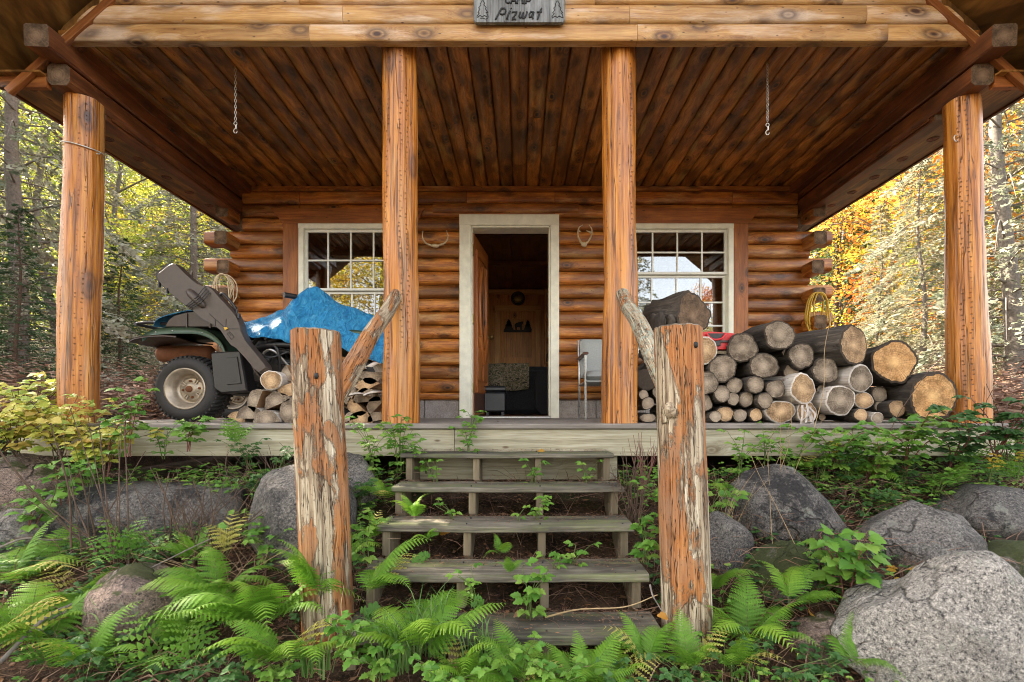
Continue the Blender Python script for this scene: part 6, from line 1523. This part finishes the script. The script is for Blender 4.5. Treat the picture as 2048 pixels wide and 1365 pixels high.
for i, (k, px, D, s, lb) in enumerate([
 ('sp', 20, 6.8, .95, 'nearest grey lichened spruce whose bare boughs fill the left edge'),
 ('fir', 30, 5.6, .33, 'young dark green fir low at the left edge above the yellowing shrub'),
 ('fir', 235, 8.0, .40, 'little dark fir just right of the left outer post'),
 ('sp', 385, 10.5, .85, 'grey spruce directly behind the raised end of the gun case'),
 ('yl', 255, 11.5, .95, 'yellow green birch right of the left outer post'),
 ('yl', 110, 10, 1.0, 'yellow green birch behind the left outer post'),
 ('sp', 150, 13, 1.1, 'tall grey spruce behind the yellow green birches at left'),
 ('gold', 330, 15, .9, 'golden birch glowing in the gap beside the log ends'),
 ('sp', 300, 17, 1.1, 'grey spruce between the golden birch and the left outer post'),
 ('yl', 440, 15, 1.0, 'yellow green birch nearest the cabin corner at left'),
 ('sp', 460, 19, 1.2, 'distant grey spruce right at the left cabin corner'),
 ('yl', -60, 12, 1.1, 'yellow green birch reaching in from outside the left edge'),
 ('sp2', 50, 16, 1.1, 'pale tan spruce far back at the left edge'),
 ('gold', 200, 20, 1.0, 'far golden birch seen right of the left outer post'),
 ('fir', 380, 22, 1.6, 'far dark fir behind the gun case'),
 ('sp', -120, 9, 1.0, 'grey spruce standing just outside the left edge'),
 ('yl', 0, 22, 1.5, 'far tall yellow green birch behind the left edge spruce'),
 ('sp', 400, 27, 1.6, 'farthest grey spruce behind the dark fir at left'),
 ('gold', 110, 27, 1.5, 'farthest golden birch at left'),
 ('sp2', 230, 26, 1.6, 'farthest tan spruce at left of the cabin')]): tree(k, px, D, lb, s, GL)
for i, (k, px, D, s, lb) in enumerate([
 ('sp2', 1850, 7.6, .46, 'sunlit tan spruce filling the view between the orange logs and the right outer post'),
 ('sp2', 1755, 9, .40, 'smaller sunlit tan spruce above the leaning orange log'),
 ('sp', 2020, 7.2, 1.0, 'grey lichened spruce right of the right outer post'),
 ('or', 1790, 10.5, .92, 'orange maple above the tan spruce, left of the right outer post'),
 ('gold', 1700, 11.5, .8, 'golden birch glowing beside the cabin corner at right'),
 ('fir', 1680, 11, .75, 'slim dark fir just beyond the yellow rope'),
 ('fir', 1715, 15, 1.1, 'taller dark fir behind the slim one at the right cabin corner'),
 ('sp2', 1950, 12, 1.0, 'tan spruce hidden mostly by the right outer post'),
 ('yl', 2000, 11, 1.1, 'yellow green birch with bright leaves over the right eave end'),
 ('gold', 1880, 17, 1.2, 'golden birch rising behind the orange maple'),
 ('or', 1960, 19, 1.1, 'far orange maple behind the right outer post'),
 ('sp', 1650, 18, 1.0, 'grey spruce far back at the right cabin corner'),
 ('sp', 1820, 21, 1.4, 'far grey spruce behind the orange maple'),
 ('yl', 2090, 14, 1.2, 'yellow green birch at the far right edge'),
 ('gold', 1740, 24, 1.4, 'farthest golden birch on the right'),
 ('sp2', 2120, 9, 1.0, 'tan spruce reaching in from outside the right edge'),
 ('sp', 1950, 26, 1.7, 'farthest grey spruce on the right'),
 ('yl', 1690, 28, 1.6, 'farthest yellow green birch by the right cabin corner')]): tree(k, px, D, lb, s, GR)
for s_, g_ in ((-1, 'distant trees deep in the forest on the left'), (1, 'distant trees deep in the forest on the right')):
    for i in range(9):
        D = 20+i*2.2; px = VX+s_*(lerp(560, 1120, ((i*5) % 9)/8)); tree(('yl', 'sp', 'gold', 'fir', 'sp2')[(i+(s_ > 0)*2) % 5], px, D, 'distant tree deep in the forest '+('left' if s_ < 0 else 'right')+' of the cabin', 1.5+.1*(i % 3), g_)
for i, (x, y, s, lb) in enumerate(((-8.3, 5.2, 1.0, 'unseen spruce added for shade, nearest outside the left edge'), (-8.9, 2.6, 1.05, 'unseen spruce added for shade outside the left edge, level with the camera side'), (-10.5, 4.0, 1.25, 'taller unseen spruce added for shade farther out past the left edge'), (-12.5, 8.0, 1.3, 'tall unseen spruce added for shade well out past the left edge'))):
    o = copy_tree(T['sp']); o.location = (x, y, gh(x, y)-.1); o.rotation_euler = (0, 0, i*1.3); o.scale = (s, s, s); o['label'] = lb; o['group'] = GL  # unseen spruces, added to keep the sun off the left foreground
# trees in front of the cabin, seen only as reflections in the window panes
def ftree(k, x, y, s, label):
    o = copy_tree(T[k]); o.location = (x, y, gh(x, y)-.1); o.rotation_euler = (0, 0, U(0, 6)); o.scale = (s, s, s); o['label'] = label; o['category'] = 'tree'; o['group'] = 'trees mirrored in the window panes'
ftree('gold', -5.6, -11, 1.5, 'golden tree mirrored at the right of the left window'); ftree('gold', -9.6, -12, 1.6, 'golden tree mirrored at the left of the left window'); ftree('gold', -7.4, -15, 1.9, 'taller golden tree mirrored mid window at left')
ftree('or', 8.6, -11, .85, 'orange tree mirrored at the right of the right window'); ftree('sp', 4.7, -10, 1.0, 'dark spruce mirrored at the left of the right window'); ftree('fir', 6.4, -14, 1.0, 'small fir mirrored low in the right window'); ftree('yl', 10.5, -15, .8, 'low yellow tree mirrored low in the right window')
for o in PROTO: bpy.data.objects.remove(o)
